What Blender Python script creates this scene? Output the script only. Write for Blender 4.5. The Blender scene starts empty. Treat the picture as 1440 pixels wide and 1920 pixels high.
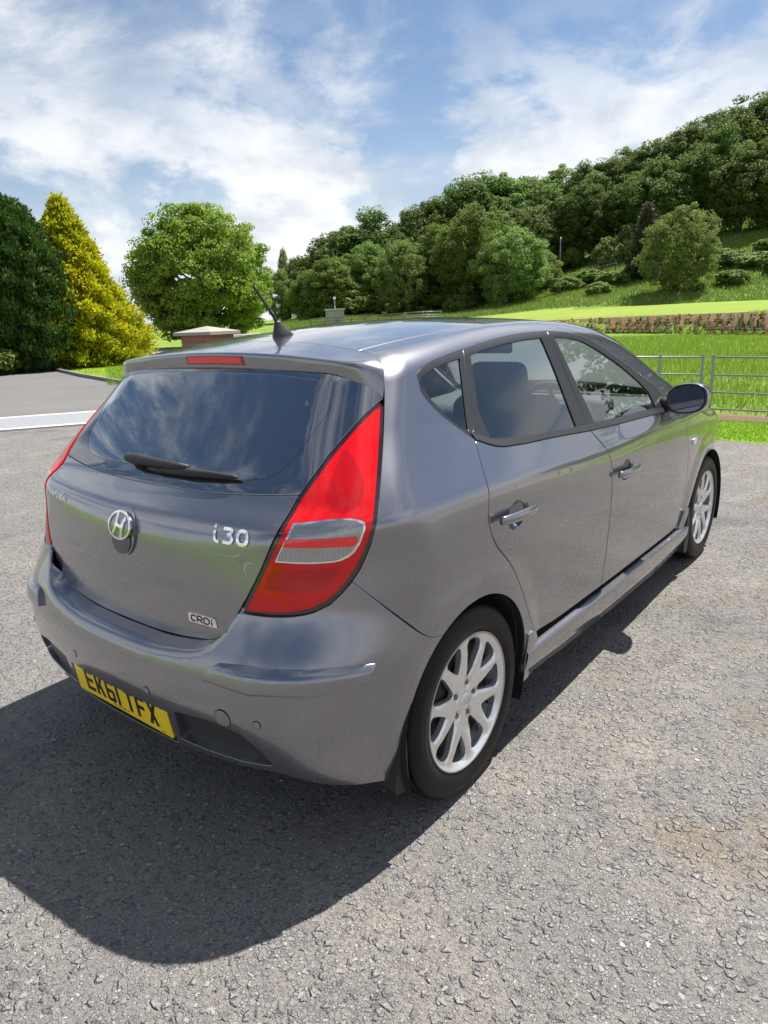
import bpy, bmesh, math, random
import numpy as np
from mathutils import Vector, Matrix
from mathutils.geometry import delaunay_2d_cdt

# ------------------------------------------------------------------ scene, camera, light
sc = bpy.context.scene
COL = sc.collection
R = math.radians

CAM = Vector((-1.6368, -1.8655, 1.4583))
yaw, pitch, roll = 0.679497, -0.270276, -0.040335
f_ = Vector((math.cos(yaw)*math.cos(pitch), math.sin(yaw)*math.cos(pitch), math.sin(pitch)))
r_ = Vector((math.sin(yaw), -math.cos(yaw), 0.0))
u_ = r_.cross(f_)
r2 = r_*math.cos(roll) + u_*math.sin(roll)
u2 = u_*math.cos(roll) - r_*math.sin(roll)
cd = bpy.data.cameras.new('camera')
cd.sensor_fit = 'VERTICAL'; cd.sensor_height = 36.0; cd.sensor_width = 27.0
cd.lens = 24.307; cd.clip_start = 0.05; cd.clip_end = 6000
cam = bpy.data.objects.new('camera', cd); COL.objects.link(cam)
m = Matrix((r2, u2, -f_)).transposed().to_4x4(); m.translation = CAM
cam.matrix_world = m
sc.camera = cam

SUN_DIR = Vector((0.55, -0.10, 1.0)).normalized()      # towards the sun
sl = bpy.data.lights.new('sun', 'SUN'); sl.energy = 5.0; sl.angle = R(0.53); sl.color = (1.0, 0.955, 0.89)
sun = bpy.data.objects.new('sun', sl); COL.objects.link(sun)
sun.rotation_euler = SUN_DIR.to_track_quat('Z', 'Y').to_euler(); sun.location = (6, -2, 30)

world = bpy.data.worlds.new('World'); sc.world = world; world.use_nodes = True
wt = world.node_tree; wn = wt.nodes; wl = wt.links; wn.clear()
def wnode(t, **kw):
    n = wn.new(t)
    for k, v in kw.items(): setattr(n, k, v)
    return n
def wmath(op, a, b=None, clamp=False):
    n = wnode('ShaderNodeMath', operation=op, use_clamp=clamp)
    for i, v in enumerate((a, b)):
        if v is None: continue
        if isinstance(v, (int, float)): n.inputs[i].default_value = v
        else: wl.new(v, n.inputs[i])
    return n.outputs[0]
sky = wnode('ShaderNodeTexSky', sky_type='NISHITA', sun_disc=False)
sky.sun_elevation = math.asin(SUN_DIR.z); sky.sun_rotation = math.atan2(SUN_DIR.x, SUN_DIR.y)
sky.altitude = 80; sky.air_density = 1.0; sky.dust_density = 0.25; sky.ozone_density = 1.8
tc = wnode('ShaderNodeTexCoord')
sep = wnode('ShaderNodeSeparateXYZ'); wl.new(tc.outputs['Generated'], sep.inputs[0])
dx, dy, dz = sep.outputs
zp = wmath('MAXIMUM', dz, 0.0)
def plane_coords(bias, kx, ky, ox, oy, rot):
    den = wmath('ADD', zp, bias)
    a = wmath('DIVIDE', dx, den); b = wmath('DIVIDE', dy, den)
    c, s = math.cos(rot), math.sin(rot)
    p = wmath('ADD', wmath('MULTIPLY', a, c*kx), wmath('ADD', wmath('MULTIPLY', b, -s*kx), ox))
    q = wmath('ADD', wmath('MULTIPLY', a, s*ky), wmath('ADD', wmath('MULTIPLY', b, c*ky), oy))
    cmb = wnode('ShaderNodeCombineXYZ'); wl.new(p, cmb.inputs[0]); wl.new(q, cmb.inputs[1])
    return cmb.outputs[0]
def wnoise(vec, scale, detail, rough, dist):
    n = wnode('ShaderNodeTexNoise'); n.inputs['Scale'].default_value = scale; n.inputs['Detail'].default_value = detail
    n.inputs['Roughness'].default_value = rough; n.inputs['Distortion'].default_value = dist
    wl.new(vec, n.inputs['Vector']); return n.outputs['Fac']
def wramp(v, a, b):
    n = wnode('ShaderNodeMapRange', interpolation_type='SMOOTHSTEP'); n.inputs[1].default_value = a; n.inputs[2].default_value = b
    wl.new(v, n.inputs[0]); return n.outputs[0]
# thin high streaks, a broken fleecy sheet, and heaped clouds low over the horizon
streak_v = plane_coords(.20, 1.0, .24, 1.0, 2.8, R(38))
cirrus = wmath('MULTIPLY', wramp(wnoise(streak_v, 1.35, 9, .66, 1.2), .47, .62), wramp(wnoise(plane_coords(.16, .8, .8, 9.6, 7.0, 0), .8, 3, .5, 0), .36, .58))
fleece = wnoise(plane_coords(.22, .9, .65, 1.7, 4.3, R(30)), 1.25, 8, .64, .45)
sheet = wmath('MULTIPLY', wramp(fleece, .45, .62), wramp(wnoise(plane_coords(.22, .8, .8, 5.5, 6.6, 0), .62, 3, .5, 0), .36, .54))
hv = plane_coords(.36, 1.0, 1.0, 5.2, .4, 0)
heap = wramp(wnoise(hv, 2.6, 7, .58, .15), .44, .55)
low = wramp(dz, .40, .15)
veil = wramp(dz, .30, .0)
d1 = wmath('MULTIPLY', cirrus, .90)
d2 = wmath('MULTIPLY', sheet, .92)
d3 = wmath('MULTIPLY', wmath('MULTIPLY', heap, low), .95)
inv = lambda v: wmath('SUBTRACT', 1.0, v)
dens = inv(wmath('MULTIPLY', wmath('MULTIPLY', inv(d1), inv(d2)), wmath('MULTIPLY', inv(d3), inv(wmath('MULTIPLY', veil, .50)))))
shade = wramp(wnoise(plane_coords(.36, 1.0, 1.0, 5.24, .47, 0), 2.9, 5, .6, .1), .40, .66)
ccol = wnode('ShaderNodeMix', data_type='RGBA'); wl.new(shade, ccol.inputs['Factor'])
ccol.inputs['A'].default_value = (9.2, 9.3, 9.45, 1); ccol.inputs['B'].default_value = (6.2, 6.7, 7.4, 1)
mix = wnode('ShaderNodeMix', data_type='RGBA'); wl.new(dens, mix.inputs['Factor'])
wl.new(sky.outputs[0], mix.inputs['A']); wl.new(ccol.outputs['Result'], mix.inputs['B'])
bg = wnode('ShaderNodeBackground'); bg.inputs['Strength'].default_value = 0.057
wl.new(mix.outputs['Result'], bg.inputs['Color'])
wo = wnode('ShaderNodeOutputWorld'); wl.new(bg.outputs[0], wo.inputs['Surface'])

sc.view_settings.view_transform = 'Standard'; sc.view_settings.look = 'None'
sc.view_settings.exposure = 1.0; sc.view_settings.gamma = 1.0; sc.view_settings.use_curve_mapping = False
sc.render.engine = 'CYCLES'
sc.cycles.use_denoising = True
sc.cycles.max_bounces = 6; sc.cycles.transparent_max_bounces = 16; sc.cycles.glossy_bounces = 3; sc.cycles.diffuse_bounces = 2
sc.cycles.sample_clamp_indirect = 8.0

# ------------------------------------------------------------------ materials
class NT:
    """small helper round a material's node tree"""
    def __init__(s, name):
        s.m = bpy.data.materials.new(name); s.m.use_nodes = True
        s.t = s.m.node_tree; s.n = s.t.nodes; s.l = s.t.links
        s.b = s.n['Principled BSDF']
    def node(s, t, **kw):
        n = s.n.new(t)
        for k, v in kw.items(): setattr(n, k, v)
        return n
    def put(s, sock, v):
        if isinstance(v, (int, float)): sock.default_value = v
        elif isinstance(v, tuple): sock.default_value = v if len(v) == len(sock.default_value) else v + (1,)
        else: s.l.new(v, sock)
    def math(s, op, a, b=None, clamp=False):
        n = s.node('ShaderNodeMath', operation=op, use_clamp=clamp)
        s.put(n.inputs[0], a)
        if b is not None: s.put(n.inputs[1], b)
        return n.outputs[0]
    def coord(s, kind='Object', scale=(1, 1, 1)):
        c = s.node('ShaderNodeTexCoord').outputs[kind]
        if scale == (1, 1, 1): return c
        mp = s.node('ShaderNodeMapping'); s.l.new(c, mp.inputs[0]); mp.inputs['Scale'].default_value = scale
        return mp.outputs[0]
    def geo(s): return s.node('ShaderNodeNewGeometry')
    def noise(s, vec, scale, detail=4, rough=.55, dist=0.0, out='Fac'):
        n = s.node('ShaderNodeTexNoise'); n.inputs['Scale'].default_value = scale; n.inputs['Detail'].default_value = detail
        n.inputs['Roughness'].default_value = rough; n.inputs['Distortion'].default_value = dist
        s.l.new(vec, n.inputs['Vector']); return n.outputs[out]
    def voro(s, vec, scale, feature='F1', out='Distance', rnd=1.0):
        n = s.node('ShaderNodeTexVoronoi', feature=feature); n.inputs['Scale'].default_value = scale
        n.inputs['Randomness'].default_value = rnd
        s.l.new(vec, n.inputs['Vector']); return n.outputs[out]
    def ramp(s, v, a, b, lo=0., hi=1.):
        n = s.node('ShaderNodeMapRange', interpolation_type='SMOOTHSTEP')
        for i, q in enumerate((v, a, b, lo, hi)): s.put(n.inputs[i], q)
        return n.outputs[0]
    def mix(s, f, a, b, mode='MIX'):
        n = s.node('ShaderNodeMix', data_type='RGBA', blend_type=mode)
        s.put(n.inputs['Factor'], f); s.put(n.inputs['A'], a); s.put(n.inputs['B'], b)
        return n.outputs['Result']
    def bump(s, h, strength=.5, dist=.01, prev=None):
        n = s.node('ShaderNodeBump'); n.inputs['Strength'].default_value = strength; n.inputs['Distance'].default_value = dist
        s.l.new(h, n.inputs['Height'])
        if prev is not None: s.l.new(prev, n.inputs['Normal'])
        s.l.new(n.outputs[0], s.b.inputs['Normal']); return n.outputs[0]
    def set(s, **kw):
        for k, v in kw.items(): s.put(s.b.inputs[k.replace('_', ' ')], v)
        return s
def simple(name, col, rough=.5, metal=0., coat=0., spec=.5, bump=None):
    t = NT(name); t.set(Base_Color=col, Roughness=rough, Metallic=metal)
    t.b.inputs['Coat Weight'].default_value = coat; t.b.inputs['Coat Roughness'].default_value = .04
    t.b.inputs['Specular IOR Level'].default_value = spec
    if bump:
        t.bump(t.noise(t.coord(), bump[0], 5), bump[1], bump[2])
    return t.m
M = {}
# ------------------------------------------------------------------ mesh helpers
def tag(o, label=None, cat=None, group=None, kind=None):
    if label: o['label'] = label
    if cat: o['category'] = cat
    if group: o['group'] = group
    if kind: o['kind'] = kind
    return o
def empty(name, loc=(0, 0, 0), rz=0.):
    o = bpy.data.objects.new(name, None); COL.objects.link(o)
    o.location = loc; o.rotation_euler = (0, 0, rz); o.empty_display_size = .2
    return o
def link(name, me, mat, parent=None):
    o = bpy.data.objects.new(name, me); COL.objects.link(o)
    if mat is not None:
        if len(me.materials): me.materials.clear()
        for q in (mat if isinstance(mat, (list, tuple)) else [mat]): me.materials.append(q)
    if parent is not None: o.parent = parent
    return o
def mesh_np(name, V, Fc, smooth=False, normals=None, midx=None):
    """V (n,3); Fc (m,3) or (m,4) int array"""
    V = np.asarray(V, np.float32); Fc = np.asarray(Fc, np.int32)
    me = bpy.data.meshes.new(name); k = Fc.shape[1]
    me.vertices.add(len(V)); me.vertices.foreach_set('co', V.ravel())
    me.loops.add(Fc.size); me.loops.foreach_set('vertex_index', Fc.ravel())
    me.polygons.add(len(Fc)); me.polygons.foreach_set('loop_start', np.arange(0, Fc.size, k, dtype=np.int32))
    me.polygons.foreach_set('loop_total', np.full(len(Fc), k, np.int32))
    if midx is not None: me.polygons.foreach_set('material_index', np.asarray(midx, np.int32))
    me.polygons.foreach_set('use_smooth', np.full(len(Fc), bool(smooth)))
    me.update(calc_edges=True)
    if normals is not None: me.normals_split_custom_set_from_vertices(np.asarray(normals, np.float32))
    return me
def mesh_py(name, V, Fc, smooth=False):
    me = bpy.data.meshes.new(name); me.from_pydata([tuple(v) for v in V], [], Fc)
    if smooth: me.polygons.foreach_set('use_smooth', np.ones(len(me.polygons), bool))
    me.update(); return me
def from_bm(name, bm, smooth=False):
    bmesh.ops.recalc_face_normals(bm, faces=bm.faces[:])
    me = bpy.data.meshes.new(name); bm.to_mesh(me); bm.free()
    if smooth: me.polygons.foreach_set('use_smooth', np.ones(len(me.polygons), bool))
    return me
def rbox(cx, cy, cz, sx, sy, sz, bev=.01, seg=2, rot=None, shape=None):
    """bevelled box bmesh; shape(co)->co optional"""
    bm = bmesh.new(); bmesh.ops.create_cube(bm, size=1.0)
    for v in bm.verts: v.co = Vector((v.co.x*sx, v.co.y*sy, v.co.z*sz))
    if bev > 0: bmesh.ops.bevel(bm, geom=bm.edges[:], offset=bev, segments=seg, profile=.5, affect='EDGES')
    if shape:
        for v in bm.verts: v.co = shape(v.co)
    if rot is not None:
        for v in bm.verts: v.co = rot @ v.co
    for v in bm.verts: v.co += Vector((cx, cy, cz))
    return bm
def tube(pts, rad, seg=8, cap=True):
    """tapered tube along pts -> V, F(list)"""
    pts = [Vector(q) for q in pts]; n = len(pts)
    rad = rad if isinstance(rad, (list, tuple)) else [rad]*n
    V = []; Fc = []
    prev = None
    for i, q in enumerate(pts):
        t = (pts[min(i+1, n-1)] - pts[max(i-1, 0)]).normalized()
        if prev is None:
            a = Vector((0, 0, 1)) if abs(t.z) < .9 else Vector((1, 0, 0)); e = t.cross(a).normalized()
        else:
            e = (prev - t*prev.dot(t)).normalized()
        prev = e; g = t.cross(e)
        for k in range(seg):
            th = 2*math.pi*k/seg; V.append(q + (e*math.cos(th) + g*math.sin(th))*rad[i])
    for i in range(n-1):
        for k in range(seg):
            a = i*seg+k; b = i*seg+(k+1) % seg; Fc.append((a, b, b+seg, a+seg))
    if cap: Fc.append(tuple(range(seg-1, -1, -1))); Fc.append(tuple(range((n-1)*seg, n*seg)))
    return V, Fc
def lathe(prof, seg=64, axis='y'):
    """prof [(radius, offset)], revolved round the y axis (car wheel axle)"""
    V = []; Fc = []; n = len(prof)
    for k in range(seg):
        th = 2*math.pi*k/seg
        for r, o in prof: V.append((r*math.cos(th), o, r*math.sin(th)) if axis == 'y' else (r*math.cos(th), r*math.sin(th), o))
    for k in range(seg):
        k2 = (k+1) % seg
        for i in range(n-1): Fc.append((k*n+i, k*n+i+1, k2*n+i+1, k2*n+i))
    return V, Fc
def pip(P, poly):
    """points in polygon"""
    x, y = P[:, 0], P[:, 1]; n = len(poly); inside = np.zeros(len(P), bool)
    px, py = poly[:, 0], poly[:, 1]; j = n-1
    for i in range(n):
        c = ((py[i] > y) != (py[j] > y)) & (x < (px[j]-px[i])*(y-py[i])/(py[j]-py[i]+1e-15)+px[i])
        inside ^= c; j = i
    return inside
def tri2d(loops, extra=None, union=False):
    """triangulate: loops[0] outer, others holes (or union of all loops)"""
    V = []; E = []
    for lp in loops:
        b = len(V); n = len(lp); V += [Vector((float(q[0]), float(q[1]))) for q in lp]
        E += [(b+i, b+(i+1) % n) for i in range(n)]
    nb = len(V)
    if extra is not None: V += [Vector((float(q[0]), float(q[1]))) for q in extra]
    o = delaunay_2d_cdt(V, E, [], 0, 1e-7)
    P = np.array([(v.x, v.y) for v in o[0]]); T = np.array([f for f in o[2] if len(f) == 3], int)
    c = P[T].mean(1)
    if union:
        keep = np.zeros(len(T), bool)
        for lp in loops: keep |= pip(c, np.asarray(lp, float))
    else:
        keep = pip(c, np.asarray(loops[0], float))
        for lp in loops[1:]: keep &= ~pip(c, np.asarray(lp, float))
    T = T[keep]
    a = P[T[:, 1]]-P[T[:, 0]]; b = P[T[:, 2]]-P[T[:, 0]]
    fl = (a[:, 0]*b[:, 1]-a[:, 1]*b[:, 0]) < 0
    T[fl] = T[fl][:, ::-1]
    return P, T
def border(T):
    """directed boundary edges of ccw triangles"""
    s = {}
    for t in T:
        for i in range(3):
            a, b = int(t[i]), int(t[(i+1) % 3]); s[(a, b)] = 1
    return [(a, b) for (a, b) in s if (b, a) not in s]
def plate2d(polys, frame, thick, union=True, holes=()):
    """flat cut-out extruded by thick along frame normal; frame=(origin, ex, ey, n)"""
    P, T = tri2d(list(polys)+list(holes), union=union) if union and not holes else tri2d(list(polys)+list(holes))
    o, ex, ey, n = [np.array(q, float) for q in frame]
    base = o+P[:, :1]*ex+P[:, 1:2]*ey
    top = base+n*thick
    nv = len(P); V = np.concatenate([top, base])
    Fc = [tuple(map(int, t)) for t in T]
    for a, b in border(T): Fc.append((b, a, a+nv, b+nv))
    return V, Fc
def cr(pts, step=.03, closed=False):
    """Catmull-Rom through points, resampled"""
    P = [np.array(q, float) for q in pts]; n = len(P); out = []
    rng = n if closed else n-1
    for i in range(rng):
        p1, p2 = P[i], P[(i+1) % n]
        p0 = P[i-1] if (closed or i > 0) else 2*p1-p2
        p3 = P[(i+2) % n] if (closed or i+2 < n) else 2*p2-p1
        L = np.linalg.norm(p2-p1); k = max(1, int(round(L/step)))
        # centripetal-ish tangents
        l0 = max(np.linalg.norm(p1-p0), 1e-6); l2 = max(np.linalg.norm(p3-p2), 1e-6)
        m1 = ((p1-p0)/l0*L + (p2-p1))/2 if (closed or i > 0) else (p2-p1)
        m2 = ((p3-p2)/l2*L + (p2-p1))/2 if (closed or i+2 < n) else (p2-p1)
        for j in range(k):
            t = j/k; t2 = t*t; t3 = t2*t
            out.append((2*t3-3*t2+1)*p1+(t3-2*t2+t)*m1+(-2*t3+3*t2)*p2+(t3-t2)*m2)
    if not closed: out.append(P[-1])
    return out
# ------------------------------------------------------------------ body shape of the car: one smooth implicit surface
def spl(pts, sg=.02):
    X = np.array([q[0] for q in pts], float); Y = np.array([q[1] for q in pts], float)
    h = np.diff(X); d = np.diff(Y)/h; mm = np.zeros_like(X)
    for i in range(1, len(X)-1):
        if d[i-1]*d[i] > 0: mm[i] = 3*(h[i]+h[i-1])/((2*h[i]+h[i-1])/d[i-1]+(h[i]+2*h[i-1])/d[i])
    mm[0] = d[0]; mm[-1] = d[-1]
    xs = np.arange(X[0]-.6, X[-1]+.6, .002)
    i = np.clip(np.searchsorted(X, xs)-1, 0, len(h)-1); t = (xs-X[i])/h[i]; c = np.clip(t, 0, 1)
    ys = (1+2*c)*(1-c)**2*Y[i]+c*(1-c)**2*h[i]*mm[i]+c*c*(3-2*c)*Y[i+1]+c*c*(c-1)*h[i]*mm[i+1]
    ys = ys+np.where(t < 0, t*h[i]*mm[0], 0)+np.where(t > 1, (t-1)*h[i]*mm[-1], 0)
    k = int(4*sg/.002); g = np.exp(-.5*(np.arange(-k, k+1)*.002/sg)**2); g /= g.sum()
    yp = np.concatenate([ys[0]+(np.arange(-k, 0))*(ys[1]-ys[0]), ys, ys[-1]+np.arange(1, k+1)*(ys[-1]-ys[-2])])
    ys = np.convolve(yp, g, 'valid')
    return lambda x: np.interp(x, xs, ys)
wz = spl([(0, .80), (.12, .825), (.25, .850), (.35, .862), (.5, .874), (.7, .885), (.84, .889), (.90, .886), (.925, .881), (.95, .866), (1.0, .838), (1.05, .813), (1.2, .737), (1.35, .657), (1.42, .617), (1.55, .53)], .010)
tapr = spl([(0, .02), (.5, .022), (.8, .04), (1.05, .09), (1.3, .10), (1.5, .08)])
zc = spl([(-.6, 1.27), (-.3, 1.354), (-.16, 1.381), (0, 1.403), (.13, 1.418), (.4, 1.442), (.7, 1.459), (.95, 1.463), (1.2, 1.455), (1.45, 1.432), (1.65, 1.387), (2.0, 1.21), (2.42, 1.005), (2.55, .96), (2.9, .91), (3.25, .835), (3.5, .73)], .05)
xrt = spl([(.2, -.590), (.60, -.604), (.72, -.603), (.85, -.590), (.92, -.574), (.955, -.548), (1.0, -.472), (1.05, -.425), (1.34, -.165), (1.5, -.03)], .012)
xrb = spl([(.15, -.58), (.22, -.628), (.30, -.664), (.36, -.680), (.42, -.692), (.48, -.699), (.53, -.699), (.57, -.690), (.61, -.671), (.66, -.643), (.70, -.622), (.74, -.606), (.80, -.594), (1.2, -.5)], .015)
crt = spl([(.5, .14), (.75, .15), (.88, .17), (.95, .13), (1.05, .08), (1.35, .06), (1.5, .06)])
crb = spl([(.2, .17), (.55, .17), (.62, .14), (.9, .14)])
crad = spl([(.2, .25), (.6, .29), (.8, .30), (.93, .27), (1.02, .17), (1.25, .17), (1.4, .14)])
xf = spl([(.15, 3.40), (.3, 3.50), (.5, 3.535), (.65, 3.52), (.8, 3.42), (1.0, 3.2)])
def smax(a, b, r):
    u = np.maximum(a+r, 0); v = np.maximum(b+r, 0)
    return np.where((a > -r) & (b > -r), np.sqrt(u*u+v*v)-r, np.maximum(a, b))
def sstep(t):
    t = np.clip(t, 0, 1); return t*t*(3-2*t)
def flare(x, z, cx):
    return .012*sstep((.485-np.hypot(x-cx, z-.31))/(.485-.375))
def W(x, z):
    dzs = .050*sstep((1.15-x)/1.35)*(1-sstep((z-.98)/.20))*sstep((z-.62)/.25)
    w = wz(z-dzs)-tapr(z)*np.maximum(0, .35-x)**2-.055*np.maximum(0, x-1.9)**2-.10*np.maximum(0, x-2.9)**2
    return w+(flare(x, z, 0.)+flare(x, z, 2.65))*np.clip((.80-z)/.1, 0, 1)-.008
_sh = spl([(-.2, .603), (0, .603), (.163, .603), (.316, .614), (.405, .632), (.455, .669), (.49, .724), (.60, .90), (.9, 1.5)], .010)
def shelf(y): return _sh(np.abs(y))
def F(P, v='body'):
    x, y, z = P[..., 0], P[..., 1], P[..., 2]; a = np.abs(y)
    side = (a-W(x, z))*.9
    if v == 'bump': rear = xrb(z)+crb(z)*y*y-x
    elif v == 'spoil': rear = -.182+.25*(1.375-z)+.035*y*y-x
    else: rear = xrt(z)+crt(z)*y*y-x
    g = smax(side, rear, .09 if v == 'spoil' else crad(z))
    roof = (z-(zc(x)-(.10-.03*sstep((x-1.8)/.4))*y*y))*.95
    g = smax(g, roof, .011 if v == 'spoil' else .055) if v != 'spoil' else np.where(x > -.05, smax(g, roof, .055), smax(g, roof, np.interp(x, [-.15, -.05], [.012, .055])))
    g = smax(g, x-(xf(z)-.25*y*y), .2)
    if v == 'bump': g = smax(g, (z-shelf(y))-(x+.605)*.10, .020)
    return g
def grad(P, v='body'):
    e = .0025; n = np.zeros_like(P)
    for i in range(3):
        d = np.zeros(3); d[i] = e; n[..., i] = F(P+d, v)-F(P-d, v)
    return n/np.maximum(np.linalg.norm(n, axis=-1, keepdims=True), 1e-12)
def cast(o, d, v='body'):
    o = np.broadcast_to(np.asarray(o, float), d.shape); lo = np.zeros(d.shape[:-1]); hi = np.full(d.shape[:-1], 4.)
    for _ in range(40):
        mid = (lo+hi)/2; q = F(o+d*mid[..., None], v) < 0
        lo = np.where(q, mid, lo); hi = np.where(q, hi, mid)
    return o+d*lo[..., None]
def on_body(pt, ctr=(.6, 0, .7), v='body'):
    """(point, normal) of the surface in the direction of pt"""
    c = np.array(ctr, float); d = np.array(pt, float)-c; d /= np.linalg.norm(d)
    q = cast(c, d[None], v); return q[0], grad(q, v)[0]
def frame_at(pt, ctr=(.6, 0, .7), v='body', up=(0, 0, 1)):
    q, n = on_body(pt, ctr, v); ex = np.cross(np.array(up, float), n); ex /= np.linalg.norm(ex)
    return q, ex, np.cross(n, ex), n            # ex points to the viewer's right when seen from outside

def poly_area(p): return .5*np.sum(p[:, 0]*np.roll(p[:, 1], -1)-np.roll(p[:, 0], -1)*p[:, 1])
def offset_poly(p, d):
    """move a ccw polygon inwards by d"""
    e = np.roll(p, -1, 0)-p; e /= np.maximum(np.linalg.norm(e, axis=1, keepdims=True), 1e-9)
    n = np.stack([-e[:, 1], e[:, 0]], 1); m = n+np.roll(n, 1, 0)
    m /= np.maximum(np.linalg.norm(m, axis=1, keepdims=True), 1e-6)
    c = np.maximum((m*n).sum(1, keepdims=True), .5)
    return p+m*d/c
def resample(loop, step):
    out = []; n = len(loop)
    for i in range(n):
        a = np.array(loop[i], float); b = np.array(loop[(i+1) % n], float); L = np.linalg.norm(b-a)
        if L < 1e-6: continue
        k = max(1, int(math.ceil(L/step)))
        out += [a+(b-a)*j/k for j in range(k)]
    return np.array(out)
def panel_mesh(name, loop, holes=(), ctr=(.6, 0, .7), v='body', off=0., res=.02, gap=.002, flange=.012, hflange=None, mirror=False, spread=.0035, hgap=None):
    c = np.array(ctr, float); L = [resample(loop, res)]+[resample(h, res*.7) for h in holes]
    D = [(l-c)/np.linalg.norm(l-c, axis=1, keepdims=True) for l in L]
    ax = D[0].mean(0); ax /= np.linalg.norm(ax); rad = np.linalg.norm(L[0]-c, axis=1).mean()
    e1 = np.cross(ax, (0, 0, 1.) if abs(ax[2]) < .9 else (0, 1., 0)); e1 /= np.linalg.norm(e1); e2 = np.cross(ax, e1)
    def to2(d): k = 2*rad/(1+d@ax); return np.stack([d@e1*k, d@e2*k], 1)
    def to3(q):
        q = q/rad; s = (q*q).sum(1)/4; w = (1-s)/(1+s); k = (1+w)/2
        return q[:, :1]*k[:, None]*e1+q[:, 1:]*k[:, None]*e2+w[:, None]*ax
    P2 = []
    for i, d in enumerate(D):
        q = to2(d)
        if poly_area(q) < 0: q = q[::-1]
        q = offset_poly(q, gap if i == 0 else -(gap if hgap is None else hgap))
        P2.append(q)
    lo = P2[0].min(0); hi = P2[0].max(0)
    gx, gy = np.meshgrid(np.arange(lo[0], hi[0], res), np.arange(lo[1], hi[1], res*.87))
    gx[1::2] += res/2; G = np.stack([gx.ravel(), gy.ravel()], 1)
    keep = pip(G, offset_poly(P2[0], res*.55)) & pip(G, P2[0])
    for h in P2[1:]: keep &= ~pip(G, offset_poly(h, -res*.5)) & ~pip(G, h)
    P, T = tri2d(P2, G[keep])
    Q = cast(c, to3(P), v); N = grad(Q, v); V = Q+N*off
    # triangle winding outward
    fn = np.cross(V[T[:, 1]]-V[T[:, 0]], V[T[:, 2]]-V[T[:, 0]])
    if (fn*N[T[:, 0]]).sum() < 0: T = T[:, ::-1]
    Fc = [T]; VV = [V]; NN = [N]
    if flange:
        be = border(T); nxt = {a: b for a, b in be}; prv = {b: a for a, b in be}
        bv = sorted(nxt); ix = {a: i for i, a in enumerate(bv)}
        A = np.array(bv); B = np.array([nxt[a] for a in bv]); Cc = np.array([prv.get(a, a) for a in bv])
        tg = V[B]-V[Cc]; tg /= np.maximum(np.linalg.norm(tg, axis=1, keepdims=True), 1e-9)
        o = np.cross(tg, N[A]); nv = len(V); k = len(bv)
        fl = np.full(k, flange)
        if hflange is not None and len(P2) > 1:
            ish = np.zeros(k, bool)
            for h in P2[1:]: ish |= pip(P[A], offset_poly(h, -.004))
            fl = np.where(ish, hflange, fl)
        r1 = V[A]-N[A]*.0018+o*.0011; r2_ = V[A]-N[A]*fl[:, None]+o*np.where(fl > .016, .0005, spread)[:, None]
        n1 = N[A]+o; n1 /= np.linalg.norm(n1, axis=1, keepdims=True)
        VV += [r1, r2_, r1.copy()]; NN += [n1, o, o]
        f = []
        for a, b in be:
            i, j = ix[a], ix.get(b, ix[a])
            f += [(b, a, nv+i), (b, nv+i, nv+j)]
            f += [(nv+2*k+j, nv+2*k+i, nv+k+i), (nv+2*k+j, nv+k+i, nv+k+j)]
        Fc.append(np.array(f))
    V = np.concatenate(VV); N = np.concatenate(NN); T = np.concatenate(Fc)
    if mirror:
        V = V*[1, -1, 1]; N = N*[1, -1, 1]; T = T[:, ::-1]
    return mesh_np(name, V, T, True, N)
def panel(name, loop, mat, parent, mirror=False, **kw):
    return link(name, panel_mesh(name, loop, mirror=mirror, **kw), mat, parent)
def both(curve):
    """close a right-hand half curve (first and last point on y=0) with its mirror image"""
    c = [np.array(q, float) for q in curve]
    return c+[q*[1, -1, 1] for q in c[::-1] if abs(q[1]) > 1e-6]
# ------------------------------------------------------------------ car materials
def car_paint():
    t = NT('paint'); c = t.coord()
    fl = t.voro(c, 900., out='Color')
    sepc = t.node('ShaderNodeSeparateColor'); t.l.new(fl, sepc.inputs[0])
    dust = t.ramp(t.noise(c, 3., 8, .72), .30, .80)
    g = t.node('ShaderNodeSeparateXYZ'); t.l.new(c, g.inputs[0])
    lowd = t.ramp(g.outputs[2], .75, .25)
    dirt = t.math('MULTIPLY', t.math('MULTIPLY', dust, lowd), .16)
    base = t.mix(t.math('MULTIPLY', sepc.outputs[0], .5), (.215, .215, .242), (.312, .312, .348))
    t.set(Base_Color=t.mix(dirt, base, (.20, .17, .14)), Metallic=t.math('SUBTRACT', .88, t.math('MULTIPLY', dirt, .5)),
          Roughness=t.math('ADD', .24, t.math('MULTIPLY', dirt, .4)))
    t.b.inputs['Coat Weight'].default_value = 1.0; t.b.inputs['Coat IOR'].default_value = 1.55
    t.put(t.b.inputs['Coat Roughness'], t.math('ADD', .016, t.math('MULTIPLY', t.math('MULTIPLY', dust, lowd), .10)))
    return t.m
M['paint'] = car_paint()
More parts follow.
